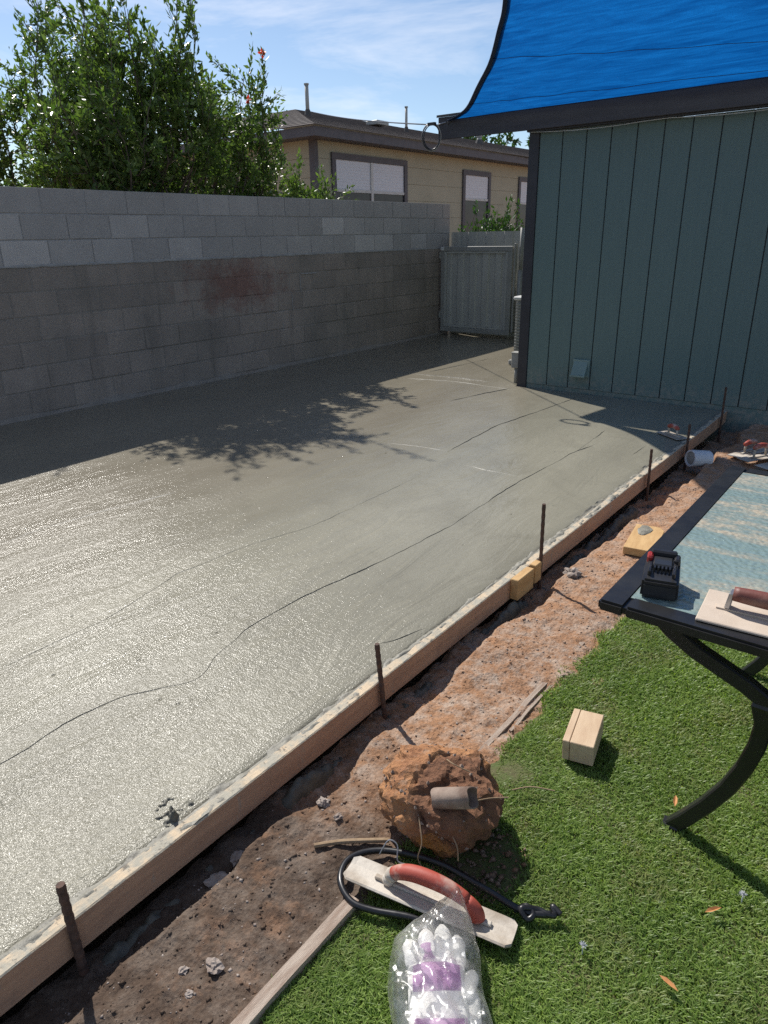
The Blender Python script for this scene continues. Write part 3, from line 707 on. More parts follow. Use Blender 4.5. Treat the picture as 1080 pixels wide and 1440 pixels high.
# painted siding courses
cm = MB().box((0, 0, 0), (.012, 20, .30)).mesh('siding_course', .003); cm.materials.append(MT['tan_wall'])
for k in range(9):
    o = bpy.data.objects.new('siding_course', cm); COL.objects.link(o); o.parent = nh; o.matrix_parent_inverse = parent_inv(nh); o.location = (NX+.001, NY+.08, .25+k*.304)
cm2 = MB().box((0, 0, 0), (5.8, .012, .30)).mesh('siding_course', .003); cm2.materials.append(MT['tan_wall'])
for k in range(9):
    o = bpy.data.objects.new('siding_course', cm2); COL.objects.link(o); o.parent = nh; o.matrix_parent_inverse = parent_inv(nh); o.location = (-14.9, NY-.013, .25+k*.304)
MB().box((NX-.1, NY-.02, 0), (NX+.02, NY+.078, 2.97)).build('corner_board', 'grey_trim', nh)
EX, EY = -8.6, 9.44
MB().box((EX-.03, EY, 2.95), (EX, 30.4, 3.09)).build('fascia', 'grey_trim', nh)
MB().box((-15.4, EY, 2.95), (EX-.031, EY+.03, 3.09)).build('fascia', 'grey_trim', nh)
MB().box((-15.36, EY+.031, 2.955), (EX-.031, 30.4, 2.972)).build('soffit', 'grey_trim', nh)
# hip roof laid in shingle courses
rx, rz, ry = -11.4, 3.865, 11.95
rf = MB().add([(EX+.04, EY-.04, 3.10), (EX+.04, 30.4, 3.10), (rx, 30.4, rz), (rx, ry, rz), (-15.4, EY-.04, 3.10), (-13.6, ry, rz), (-13.6, 30.4, rz)],
              [(0, 1, 2, 3), (0, 3, 5, 4), (3, 2, 6, 5)]).build('roof', 'shingle', nh)
NC = 15
for k in range(NC):
    a, b = k/NC, (k+1)/NC
    def P(f, up): return (EX+.04+(rx-EX-.04)*f, EY-.04+(ry-EY+.04)*f, 3.10+(rz-3.10)*f+up)
    p0, p1 = P(a, .016), P(b, .004)
    vs = [p0, (p0[0], 30.4, p0[2]), (p1[0], 30.4, p1[2]), p1, (p0[0], p0[1], p0[2]-.014), (p0[0], 30.4, p0[2]-.014)]
    c = MB().add(vs, [(0, 1, 2, 3), (4, 5, 1, 0)])
    q0 = (-15.4+1.8*a, p0[1], p0[2]); q1 = (-15.4+1.8*b, p1[1], p1[2])
    c.add([p0, p1, q1, q0, (p0[0], p0[1], p0[2]-.014), (q0[0], q0[1], q0[2]-.014)], [(0, 1, 2, 3), (0, 3, 5, 4)])
    c.build('shingle_course', 'shingle', rf)
def window(y0, y1, z0, z1, split, rail):
    w = MB()
    t_ = .10
    fr = MB().box((NX+.014, y0, z1-t_), (NX+.05, y1, z1)).build('window', 'grey_trim', nh)
    for lo, hi in (((NX+.014, y0, z0), (NX+.05, y0+t_, z1-t_-.001)), ((NX+.014, y1-t_, z0), (NX+.05, y1, z1-t_-.001)), ((NX+.014, y0+t_+.001, z0), (NX+.05, y1-t_-.001, z0+t_))):
        MB().box(lo, hi).build('casing', 'grey_trim', fr)
    yy = [y0+t_+.002, y1-t_-.002]
    spans = [(yy[0], yy[1])] if not split else [(yy[0], (yy[0]+yy[1])/2-.035), ((yy[0]+yy[1])/2+.035, yy[1])]
    if split: MB().box((NX+.014, spans[0][1]+.002, z0+t_+.002), (NX+.044, spans[1][0]-.002, z1-t_-.002)).build('mullion', 'white', fr)
    for a, b in spans:
        MB().box((NX+.015, a, rail), (NX+.022, b, z1-t_-.002)).build('pane', 'blind', fr)
        for k in range(int((z1-t_-rail)/.05)): MB().box((NX+.022, a+.01, rail+.012+k*.05), (NX+.026, b-.01, rail+.05+k*.05)).build('blind_slat', 'blind', fr) if k < 9 else None
        MB().box((NX+.015, a, rail-.05), (NX+.04, b, rail-.002)).build('sash_rail', 'white', fr)
        MB().box((NX+.015, a, z0+t_+.002), (NX+.022, b, rail-.052)).build('pane', 'screen', fr)
window(10.24, 12.48, 1.5, 2.79, True, 2.22)
window(14.58, 15.80, 1.3, 2.745, False, 2.18)
window(17.2, 18.4, 1.3, 2.72, False, 2.15)
def roof_z(x): return 3.10+(rz-3.10)*(EX+.04-x)/(EX+.04-rx)
for (x, y, h, r, nm) in ((-10.2, 11.03, .50, .036, 'vent_stack'), (-10.2, 14.18, .47, .030, 'vent_stack'), (-10.2, 17.33, .16, .06, 'vent_stack')):
    z = roof_z(x); s_ = MB().tube([(x, y, z-.05), (x, y, z+h)], r, 10).build(nm, 'gate', nh, smooth=True)
    MB().tube([(x, y, z-.03), (x, y, z+.10)], [r*2.2, r*1.25], 10).build('flashing', 'roofing', s_)
    MB().tube([(x, y, z+h), (x, y, z+h+.025)], r*1.3, 10).build('cap', 'gate', s_)
MB().box((-10.35, 12.95, roof_z(-10.2)+.03), (-10.05, 13.35, roof_z(-10.2)+.11)).build('roof_vent', 'gate', nh, .01)

# ================================================================== CABLE
cable = thing('service_cable', 'thin dark cable with a coiled loop running to the blue sail corner', 'cable', (-4.15, 6.2, 2.3))
A, B = Vector((-10.2, 11.06, 3.62)), Vector((-4.185, 6.335, 2.40))
pts = [A.lerp(B, k/24)-Vector((0, 0, .04*math.sin(math.pi*k/24))) for k in range(25)]
MB().tube(pts, .0065, 5).build('span', 'plastic_black', cable)
c0 = Vector((-4.16, 6.18, 2.285))
for j, rr in enumerate((.098, .105, .092)):
    MB().ring_tube([c0+Vector((rr*.9*math.cos(a)*.75, rr*.9*math.cos(a)*.55+.008*j, rr*math.sin(a)*1.12-.0*j)) for a in np.linspace(0, 2*math.pi, 33)[:-1]], .0055, 6).build('coil', 'plastic_black' if j != 1 else 'ac', cable, smooth=True)
MB().box(c0+Vector((-.03, -.02, .095)), c0+Vector((.05, .01, .118))).build('clamp', 'plastic_black', cable)

# ================================================================== SHADE SAIL
sail = thing('shade_sail', 'bright blue shade sail stretched out from the charcoal roof edge', 'shade sail', (-4.05, 6.35, 2.43))
Lc = [(-4.06, 6.33, 2.425), (-3.747, 6.116, 2.456), (-3.38, 5.697, 2.527), (-3.043, 5.302, 2.608), (-2.805, 5.0, 2.712), (-2.636, 4.766, 2.82), (-2.42, 4.38, 2.99), (-2.28, 4.02, 3.14), (-2.20, 3.7, 3.25)]
def spline(P, t):
    P = [Vector(p) for p in P]; n = len(P)-1; f = min(max(t, 0), 1)*n; i = min(int(f), n-1); u = f-i
    p0 = P[max(i-1, 0)]; p1 = P[i]; p2 = P[i+1]; p3 = P[min(i+2, n)]
    return .5*((2*p1)+(p2-p0)*u+(2*p0-5*p1+4*p2-p3)*u*u+(3*p1-p0-3*p2+p3)*u*u*u)
def back(s):
    X = -4.06+6.2*s; sag = math.sin(math.pi*s) if 0 < s < 1 else 0.0; return Vector((X, 6.33-.24*sag**.7, 2.425-.022*sag**.7))
Rc = [(2.14, 6.33, 2.42), (1.7, 5.4, 2.7), (1.5, 4.5, 3.0), (1.6, 3.7, 3.25)]
def frontc(s): 
    a, b = Vector(Lc[-1]), Vector(Rc[-1]); p = a.lerp(b, s); p.y += .35*math.sin(math.pi*s); return p
def sail_p(s, tt):
    L_, R_, B_, F_ = spline(Lc, tt), spline(Rc, tt), back(s), frontc(s)
    bil = Vector(Lc[0])*(1-s)*(1-tt)+Vector(Rc[0])*s*(1-tt)+Vector(Lc[-1])*(1-s)*tt+Vector(Rc[-1])*s*tt
    p = L_*(1-s)+R_*s+B_*(1-tt)+F_*tt-bil
    p.z += -.02*math.sin(math.pi*s)*math.sin(math.pi*tt)+.020*math.sin(9*tt*math.pi+6*s)*math.exp(-3*s)*tt+.012*math.sin(46*tt+11*s+2*math.sin(5*s))*s*(1-s)+.010*math.sin(24*math.atan2(tt, s+.02))*min(1, 2*(s+tt))*max(0, 1-(s+tt)*1.1)
    return p
NS, NT_ = 90, 70
V = [sail_p(i/NS, j/NT_) for j in range(NT_+1) for i in range(NS+1)]
F = [(j*(NS+1)+i, j*(NS+1)+i+1, (j+1)*(NS+1)+i+1, (j+1)*(NS+1)+i) for j in range(NT_) for i in range(NS)]
link('cloth', np_mesh('cloth', [tuple(v) for v in V], F), 'sail', sail, smooth=True)
MB().sweep_rect([sail_p(0, k/40) for k in range(41)], (.75, .62, .1), .045, .006).build('hem', 'sail_edge', sail)
MB().sweep_rect([sail_p(k/60, 0) for k in range(61)], (0, 1, .1), .04, .006).build('hem', 'sail_edge', sail)
def seam(t0, t1): 
    MB().sweep_rect([sail_p(s, t0+(t1-t0)*s+.0)-Vector((0, 0, .004)) for s in np.linspace(0, .96, 50)], (0, 1, .2), .022, .003).build('seam', 'sail_edge', sail)
seam(.40, .02); seam(.17, -.0)
MB().ring_tube([Vector((-4.085, 6.345, 2.42))+Vector((.022*math.cos(a)*.7, .022*math.cos(a)*-.7, .022*math.sin(a))) for a in np.linspace(0, 2*math.pi, 17)[:-1]], .004, 6).build('corner_ring', 'steel', sail)
MB().tube([(-4.18, 6.34, 2.405), (-4.10, 6.34, 2.415)], .007, 6).build('turnbuckle', 'steel', sail)

# ================================================================== FORM BOARDS AND STAKES
def form_board(y0, y1, label, dz=0, mat='wood'):
    ysb = np.arange(y0, y1, .06); ysb = np.append(ysb, y1); vs = []; N = len(ysb)
    for y in ysb:
        j = .004*fbm(y*1.3, 2, 0, 3); b = .0015*fbm(y*25, 6, 0, 2); 
        x1 = FX+j; x0 = x1-.038
        vs += [(x0, y, -.102+dz), (x1, y, -.100+dz), (x1+.0008, y, -.004+dz+b), (x1-.003, y, -.001+dz+b), (x0+.003, y, -.001+dz-b), (x0, y, -.004+dz)]
    fs = [(i*6+k, i*6+(k+1) % 6, (i+1)*6+(k+1) % 6, (i+1)*6+k) for i in range(N-1) for k in range(6)]+[(5, 4, 3, 2, 1, 0), tuple(range((N-1)*6, N*6))]
    return tag(MB().add(vs, fs).build('form_board', mat), label, 'form board', 'timber forms along the slab')
form_board(-.6, 2.60, 'long muddy timber form board nearest the camera edging the wet slab')
form_board(2.605, 6.42, 'timber form board running from the splice block to the green house', -.002)
sp_ = thing('splice_block', 'short yellow timber block joining the two form boards', 'wood block', (-1.255, 2.63, -.08))
MB().box((-1.274, 2.545, -.095), (-1.234, 2.70, .005)).build('block_body', 'wood_fresh', sp_, .003)
MB().box((-1.274, 2.73, -.09), (-1.240, 2.79, .004)).build('cleat', 'wood_fresh', sp_, .003)

def stake(y, xb, top, lean, label, r=.0085, x_off=0.0):
    base = Vector((xb, y, -.24)); tip = Vector((xb+lean[0], y+lean[1], top)); n = 26; mb = MB()
    pts = [base.lerp(tip, k/n) for k in range(n+1)]; mb.tube(pts, [r*(1.12 if k % 2 else .94) for k in range(n+1)], 8)
    o = mb.build('rebar_stake', 'rust'); tag(o, label, 'stake', 'steel stakes along the form boards'); return o
stake(.455, -1.254, .122, (-.015, .0), 'rusty steel stake nearest the camera at the lower left form board', .0105)
stake(1.61, -1.256, .165, (-.008, -.035), 'rusty steel stake midway along the near form board, leaning slightly')
stake(2.80, -1.248, .29, (0, -.015), 'tallest rusty steel stake, standing beside the yellow splice block', .0088)
stake(4.36, -1.254, .17, (0, -.03), 'rusty steel stake between the tall stake and the white pipe end')
stake(5.19, -1.254, .15, (0, -.03), 'rusty steel stake rising beside the white pipe end')
stake(6.15, -1.254, .25, (0, -.03), 'dark steel stake against the green house wall')

# ================================================================== TABLE
tb = thing('patio_table', 'black metal patio table with pebbled aqua glass top and curved legs', 'table', (-.0, 2.1, -.1))
TX0, TX1, TY0, TY1, TZ = -.505, .52, 1.468, 2.735, .615
fw = .062
for nm, lo, hi in (('frame_rail', (TX0, TY0, TZ-.022), (TX0+fw, TY1, TZ+.006)), ('frame_rail', (TX1-fw, TY0, TZ-.022), (TX1, TY1, TZ+.006)),
                   ('frame_rail', (TX0+fw+.0005, TY0, TZ-.022), (TX1-fw-.0005, TY0+fw, TZ+.006)), ('frame_rail', (TX0+fw+.0005, TY1-fw, TZ-.022), (TX1-fw-.0005, TY1, TZ+.006))):
    MB().box(lo, hi).build(nm, 'black', tb, .006, 2)
MB().box((TX0+fw-.004, TY0+fw-.004, TZ-.006), (TX1-fw+.004, TY1-fw+.004, TZ+.0035)).build('glass_top', 'glass', tb)
def leg(yc, side, yb):
    # ')' shaped bar from under the top rail to the hub and back out to the foot
    s = side; hub = Vector((s*.115-.0, 0, .40))
    cx = .02
    def Q(p): return Vector((cx+s*p[0], yc+(yb-yc)*max(0, (.4-p[1])/.5), p[1]))
    up = [Q(p) for p in ((-.50+.07, .600), (-.425, .565), (-.38, .525), (-.32, .49), (-.26, .465), (-.20, .440), (-.14, .405), (-.09, .365), (-.06, .33))]
    dn = [Q(p) for p in ((-.165, .405), (-.150, .35), (-.155, .28), (-.172, .20), (-.20, .115), (-.24, .03), (-.285, -.05), (-.32, -.104))]
    MB().sweep_rect(up, (0, 1, 0), .03, .040).build('leg_arm', 'black', tb, .004)
    MB().sweep_rect(dn, (0, 1, 0), .03, .040).build('leg', 'black', tb, .004)
    f0 = dn[-1]; MB().box(f0-Vector((.024, .02, .004)), f0+Vector((.024, .02, .012))).build('foot_cap', 'pvc' if False else 'plastic_black', tb, .004)
for yc, yb in ((1.60, 1.655), (2.60, 2.55)):
    leg(yc, 1, yb); leg(yc, -1, yb)
    MB().tube([(-.16, yc, .40), (.20, yc, .40)], .018, 8).build('hub_bar', 'black', tb)
MB().tube([(.02, 1.6, .40), (.02, 2.6, .40)], .016, 8).build('stretcher', 'black', tb)

# ---- charger
ch = thing('battery_charger', 'black battery charger with red corners on the patio table corner', 'charger', (-.405, 1.605, TZ+.0065), (0, 0, R(14)))
def L(mb, name, mat, parent=ch, **k): return mb.build(name, mat, parent, world_verts=False, **k)
vs = [(-.042, -.060, 0), (.042, -.060, 0), (.044, .060, 0), (-.044, .060, 0), (-.040, -.058, .046), (.040, -.058, .046), (.038, .056, .066), (-.038, .056, .066)]
L(MB().add(vs, [(0, 3, 2, 1), (4, 5, 6, 7), (0, 1, 5, 4), (1, 2, 6, 5), (2, 3, 7, 6), (3, 0, 4, 7)]), 'case', 'plastic_black', bevel=.005, seg=2)
for s in (-1, 1):
    L(MB().box((s*.031-.007, .022, .050), (s*.031+.007, .058, .0715)), 'corner_grip', 'plastic_red' if s < 0 else 'plastic_black', bevel=.004)
    L(MB().box((s*.027-.004, -.040, .046), (s*.027+.004, .016, .062)), 'slide_rail', 'plastic_black', bevel=.002)
L(MB().box((-.030, .046, .058), (.030, .064, .078)), 'back_bridge', 'plastic_black', bevel=.004)
sl_ = L(MB().box((-.022, -.006, .050), (.022, .044, .066)), 'contact_block', 'screen', bevel=.003)
for k in range(5): L(MB().box((-.019+k*.0085, -.022, .050), (-.015+k*.0085, -.0065, .064)), 'terminal', 'plastic_black', sl_)
L(MB().box((-.036, -.0615, .010), (.036, -.0595, .034)), 'front_label', 'screen')

# ---- trowels and floats
def arch(h, l, n=14, skew=0.0):
    return [(-l/2+l*k/n+0, 0, h*(1-abs(2*k/n-1)**3.2)) for k in range(n+1)]
def trowel(label, loc, rotz, ln, wd, blade, handle, hl=.13, hh=.05, hr=.014, tilt=(0, 0), hx=0.0, group='finishing trowels', name='hand_trowel', th=.004, cuff=None):
    t = thing(name, label, 'trowel', loc, (tilt[0], tilt[1], rotz), group)
    b = MB(); b.box((-ln/2, -wd/2, 0), (ln/2, wd/2, th))
    L(b, 'blade', blade, t, bevel=th*.4)
    L(MB().box((-hl/2-.03+hx, -.010, th+.0003), (hl/2+.03+hx, .010, th+.008)), 'spine', 'mag', t, bevel=.002)
    for s in (-1, 1):
        L(MB().tube([(s*hl*.46+hx, 0, th+.006), (s*hl*.46+hx, 0, hh*.6), (s*hl*.40+hx, 0, hh)], .008, 8), 'shank', cuff or 'mag', t, smooth=True)
    n = 12
    L(MB().tube([((-.5+k/n)*hl*1.05+hx, 0, hh+.012*math.sin(math.pi*k/n)) for k in range(n+1)], [hr*(.72+.38*math.sin(math.pi*(.08+.84*k/n))) for k in range(n+1)], 12), 'handle', handle, t, smooth=True)
    return t
trowel('red handled trowel resting on the wet slab by the form board', (-1.41, 5.34, .004), R(-35), .24, .11, 'mag', 'red_handle', .10, .06, .017)
trowel('red handled trowel leftmost of the three laid out on the far soil', (-.90, 5.47, -.075), R(68), .36, .105, 'mag', 'red_handle', .12, .07, .017)
trowel('red handled trowel in the middle of the three laid on the far soil', (-.80, 5.37, -.066), R(60), .36, .10, 'mag', 'red_handle', .12, .075, .018, hx=-.02)
trowel('pink handled trowel rightmost of the three laid on the far soil', (-.67, 5.28, -.070), R(62), .36, .105, 'mag', 'red_handle', .12, .065, .017)

# float on the table
fl = thing('hand_float', 'pale hand float with dark red wooden handle on the glass table', 'float', (-.165, 1.588, TZ+.0068), (0, 0, R(4)))
L(MB().box((-.135, -.082, 0), (.135, .082, .007)), 'blade', 'mag2', fl, bevel=.002)
L(MB().box((-.105, -.012, .0073), (.105, .012, .011)), 'mounting_plate', 'mag2', fl)
for s in (-1, 1): L(MB().add([(s*.083-.006, -.012, .011), (s*.083+.006, -.012, .011), (s*.083+.006, .012, .011), (s*.083-.006, .012, .011), (s*.078-.005, -.014, .052), (s*.078+.005, -.014, .052), (s*.078+.005, .014, .052), (s*.078-.005, .014, .052)], [(0, 3, 2, 1), (4, 5, 6, 7), (0, 1, 5, 4), (1, 2, 6, 5), (2, 3, 7, 6), (3, 0, 4, 7)]), 'bracket', 'steel', fl, bevel=.002)
L(MB().tube([(-.075+.15*k/12, 0, .047) for k in range(13)], [.0165+.003*math.sin(math.pi*k/12) for k in range(13)], 14), 'handle', 'brown_handle', fl, smooth=True)

# magnesium float on the lawn
mf = thing('magnesium_float', 'crusted magnesium float with arched red handle lying on the lawn edge', 'float', (-.69, 1.030, -.070), (R(-5), R(2), R(12)))
bl = MB()
W_, L_ = .042, .215
prof = [(-W_, .010), (-W_+.006, .001), (W_-.006, .001), (W_, .010), (W_-.004, .013), (.014, .008), (-.014, .008), (-W_+.004, .013)]
xsb = [-L_, -L_+.012, -L_*.5, 0, L_*.5, L_-.012, L_]; wsc = [.72, 1, 1, 1, 1, 1, .72]
vs = [(xb, y*w, z) for xb, w in zip(xsb, wsc) for y, z in prof]; n = 8
bl.add(vs, [(i*n+k, i*n+(k+1) % n, (i+1)*n+(k+1) % n, (i+1)*n+k) for i in range(6) for k in range(n)]+[tuple(reversed(range(n))), tuple(range(6*n, 7*n))])
L(bl, 'blade', 'mag', mf)
L(MB().box((-.14, -.007, .0085), (.16, .007, .017)), 'rib', 'mag', mf, bevel=.002)
hp = [(-.105, 0, .014), (-.098, 0, .034), (-.080, 0, .052), (-.045, 0, .066), (0, 0, .070), (.05, 0, .066), (.095, 0, .052), (.118, 0, .034), (.126, 0, .014)]
hs_ = [spline(hp, k/32) for k in range(33)]
L(MB().tube(hs_[6:25], [.0165+.0035*math.sin(math.pi*k/18) for k in range(19)], 14), 'handle', 'red_handle', mf, smooth=True)
L(MB().tube(hs_[3:7], [.0158, .0172, .0185, .0178], 14), 'crusted_grip', 'mag', mf, smooth=True)
L(MB().tube(hs_[0:4], [.017, .017, .0165, .0155], 12), 'post', 'mag', mf, smooth=True)
L(MB().tube(hs_[24:33], [.0155, .0165, .017, .0175, .018, .0182, .0185, .0185, .0185], 12), 'post', 'red_handle', mf, smooth=True)

# ================================================================== CORD
cd = thing('black_cord', 'black looped cord with a knotted end lying around the magnesium float', 'cord', (-.7, 1.05, -.08))
cp = [(-.437, 1.178, -.072), (-.495, 1.147, -.072), (-.599, 1.142, -.066), (-.724, 1.142, -.07), (-.838, 1.113, -.078), (-.901, 1.072, -.080), (-.926, 1.012, -.074), (-.900, .952, -.070), (-.844, .925, -.076), (-.787, .938, -.078), (-.70, .975, -.074), (-.62, 1.0, -.078)]
MB().tube([spline(cp, k/90) for k in range(91)], .0085, 8).build('cord_run', 'plastic_black', cd, smooth=True)
kp = [(-.515, 1.140, -.078), (-.490, 1.160, -.066), (-.470, 1.152, -.07), (-.478, 1.135, -.075), (-.497, 1.142, -.060), (-.468, 1.168, -.068), (-.444, 1.172, -.070), (-.430, 1.184, -.074), (-.442, 1.196, -.066), (-.418, 1.190, -.070)]
MB().tube([spline(kp, k/60) for k in range(61)], .0072, 8).build('knot', 'plastic_black', cd, smooth=True)
MB().tube([spline([(-.87, 1.075, -.072), (-.86, 1.10, -.04), (-.835, 1.105, -.045), (-.82, 1.085, -.07), (-.80, 1.09, -.075)], k/20) for k in range(21)], .002, 6).build('wire_tie', 'steel', cd)

# ================================================================== CLOD WITH PIPE
cl = thing('earth_clod', 'large orange brown lump of dug up earth with a pipe stub in it', 'clod', (-.815, 1.275, -.10))
bm = bmesh.new(); bmesh.ops.create_icosphere(bm, subdivisions=5, radius=1)
CD = Vector((.70, -.22, .62)).normalized()
for v in bm.verts:
    d = v.co.normalized()
    k = 1+.22*fbm(d.x*1.3+4, d.y*1.3, d.z*1.3+2, 3)+.09*fbm(d.x*5, d.y*5+3, d.z*5, 4)+.03*fbm(d.x*17, d.y*17+3, d.z*17, 3)
    sx, sy, sz = .164, .143, .130
    z = d.z*sz*k
    if d.z > .45: z = .45*sz+(z-.45*sz)*.75
    v.co = Vector((d.x*sx*k*(1-.08*d.z), d.y*sy*k, max(z, -.105)+.105))
    q = d.dot(CD)
    if q > .45:
        k2 = min(1, (q-.45)/.14); v.co -= CD*(.014*k2*(1+.5*fbm(d.x*6, d.y*6, d.z*6, 3)))
me = bpy.data.meshes.new('clod_body'); bm.to_mesh(me); bm.free()
link('clod_body', me, 'clod', cl, False)
_c = [v.co.copy() for v in me.vertices]; _r = np.random.default_rng(4); _mb = MB()
for k in range(260):
    q = _c[int(_r.integers(len(_c)))]; s0 = .0018+.006*_r.random()**3
    if q.z < .01: continue
    w8 = [q+Vector(d)*s0*float(_r.uniform(.6, 1.3)) for d in ((1, 0, 0), (-1, 0, 0), (0, 1, 0), (0, -1, 0), (0, 0, 1), (0, 0, -1))]
    _mb.add(w8, [(0, 2, 4), (2, 1, 4), (1, 3, 4), (3, 0, 4), (2, 0, 5), (1, 2, 5), (3, 1, 5), (0, 3, 5)])
_g = _mb.build('embedded_grit', 'pipe', cl, world_verts=False); _g['kind'] = 'stuff'
pd = Vector((.85, .10, .42)).normalized(); p0 = Vector((.085, -.075, .198))
mb = MB(); a = pd.cross(Vector((0, 0, 1))).normalized(); b = a.cross(pd); n = 20; ro, ri = .0265, .0225
vs = []
for r_, s in ((ro, -.05), (ro, .062), (ri, .062), (ri, -.03)):
    for k in range(n):
        an = 2*math.pi*k/n; vs.append(p0+pd*(s+.004*math.sin(3*an))+(a*math.cos(an)+b*math.sin(an))*r_)
mb.add(vs, [(i*n+k, i*n+(k+1) % n, (i+1)*n+(k+1) % n, (i+1)*n+k) for i in range(3) for k in range(n)]+[tuple(range(3*n, 4*n))])
L(mb, 'pipe_stub', 'pipe', cl, smooth=True)
for k, rp_ in enumerate(([(.02, -.13, .14), (.05, -.16, .10), (.045, -.17, .05), (.07, -.165, .01)], [(.13, -.03, .18), (.16, -.01, .19), (.20, .01, .20)], [(.10, -.10, .11), (.13, -.12, .10), (.14, -.13, .07)], [(.02, .0, .235), (.05, -.01, .24), (.08, .02, .21)])):
    L(MB().tube([spline(rp_, j/14) for j in range(15)], .0016, 5), 'root', 'twig', cl)
o = link('crumbled_earth', scatter_bits('crumbled_earth', 420, (-.80, -.56), (1.14, 1.36), (.003, .014), 'soil', 21, lambda x, y: -.098), 'soil'); tag(o, 'crumbled red earth fallen beside the big clod', 'soil', kind='stuff')

# ================================================================== SMALL THINGS
def twig(name, pts, r, mat, label, cat):
    return tag(MB().tube([spline(pts, k/16) for k in range(17)], r, 7).build(name, mat), label, cat)
twig('stick', [(-1.037, 1.003, -.088), (-.99, 1.05, -.085), (-.94, 1.09, -.083), (-.885, 1.135, -.085)], .0065, 'twig', 'bare pale stick lying on soil beside the earth clod', 'stick')
twig('straw', [(-.70, 1.48, -.07), (-.66, 1.52, -.066), (-.60, 1.55, -.07)], .002, 'twig', 'thin dry straw on the lawn right of the earth clod', 'straw')
yb_ = thing('wood_offcut', 'yellow timber offcut with a grey smear lying on the soil by the table', 'wood block', (-.985, 3.48, -.095), (0, 0, R(8)))
L(MB().add([(-.075, -.17, 0), (.075, -.17, 0), (.075, .13, 0), (.045, .17, 0), (-.075, .17, 0), (-.075, -.17, .04), (.075, -.17, .04), (.075, .13, .04), (.045, .17, .04), (-.075, .17, .04)],
    [(4, 3, 2, 1, 0), (5, 6, 7, 8, 9), (0, 1, 6, 5), (1, 2, 7, 6), (2, 3, 8, 7), (3, 4, 9, 8), (4, 0, 5, 9)]), 'board', 'wood_fresh', yb_, bevel=.002)
o = lump('mud_smear', (-.02, .09, .041), (.035, .07, .006), 'slurry', 4, yb_, 2, .5)
bk = thing('timber_block', 'pale cut timber block with a scored line lying on the lawn', 'wood block', (-.618, 1.80, -.085), (R(2), R(-2), R(11)))
L(MB().box((-.047, -.083, 0), (-.026, .083, .072)), 'block_piece', 'wood_pale', bk, bevel=.002)
L(MB().box((-.0245, -.083, 0), (.047, .083, .072)), 'block_piece', 'wood_pale', bk, bevel=.002)
pv = thing('drain_pipe', 'white plastic pipe end with its cap poking out beside the form board', 'pipe', (-1.17, 5.08, -.07))
mb = MB(); n = 24; ax = Vector((.62, .78, -.12)).normalized(); a = ax.cross(Vector((0, 0, 1))).normalized(); b = a.cross(ax); p0 = Vector((-1.195, 5.05, -.062))
vs = [p0+ax*s+(a*math.cos(2*math.pi*k/n)+b*math.sin(2*math.pi*k/n))*r_ for r_, s in ((.058, .15), (.060, .02), (.058, 0), (.049, 0), (.047, .012)) for k in range(n)]
mb.add(vs, [(i*n+k, i*n+(k+1) % n, (i+1)*n+(k+1) % n, (i+1)*n+k) for i in range(4) for k in range(n)])
mb.build('pipe_wall', 'pvc', pv, smooth=False)
MB().add([p0+ax*.011+(a*math.cos(2*math.pi*k/n)+b*math.sin(2*math.pi*k/n))*.0475 for k in range(n)], [tuple(range(n))]).build('end_cap', 'ac', pv)
LV = [((-.136, 1.419), .9, 'orange dry leaf sliver on the lawn below the table leg'), ((-.166, 1.178), -.3, 'short orange dry leaf on the lawn near the lower right'), ((-.311, 1.719), 1.8, 'small brown dry leaf on the lawn by the table foot')]
for (x, y), a, lb in LV:
    c, s = math.cos(a), math.sin(a); pts = [(-.022, 0, 0), (-.008, .0055, .003), (.010, .005, .004), (.024, 0, .001), (.010, -.005, .004), (-.008, -.0055, .003), (0, 0, -.001)]
    vs = [(x+c*p[0]-s*p[1], y+s*p[0]+c*p[1], -.074+p[2]) for p in pts]
    tag(MB().add(vs, [(6, 0, 1), (6, 1, 2), (6, 2, 3), (6, 3, 4), (6, 4, 5), (6, 5, 0)]).build('dry_leaf', 'dryleaf'), lb, 'leaf', 'dry leaves on the lawn')
for (x, y), lb in (((-.088, 1.503), 'white puff of dandelion seed on the lawn at the right'), ((-.345, 1.147), 'pale dry tuft in the lawn right of the cord knot')):
    tag(MB().tube([(x, y, -.10), (x, y, -.07)], .0015, 5).build('seed_head', 'pvc'), lb, 'seed head')
    mb = MB()
    for k in range(40):
        d = Vector((random.gauss(0, 1), random.gauss(0, 1), abs(random.gauss(0, 1)))).normalized(); q = Vector((x, y, -.07)); e = d.orthogonal()*.0012
        mb.add([q-e, q+e, q+d*.011], [(0, 1, 2)])
    mb.build('bristle', 'pvc', bpy.data.objects[-1] if False else None) if False else None
    c_ = [o for o in COL.objects if o.get('label') == lb][0]; mb.build('bristles', 'pvc', c_)

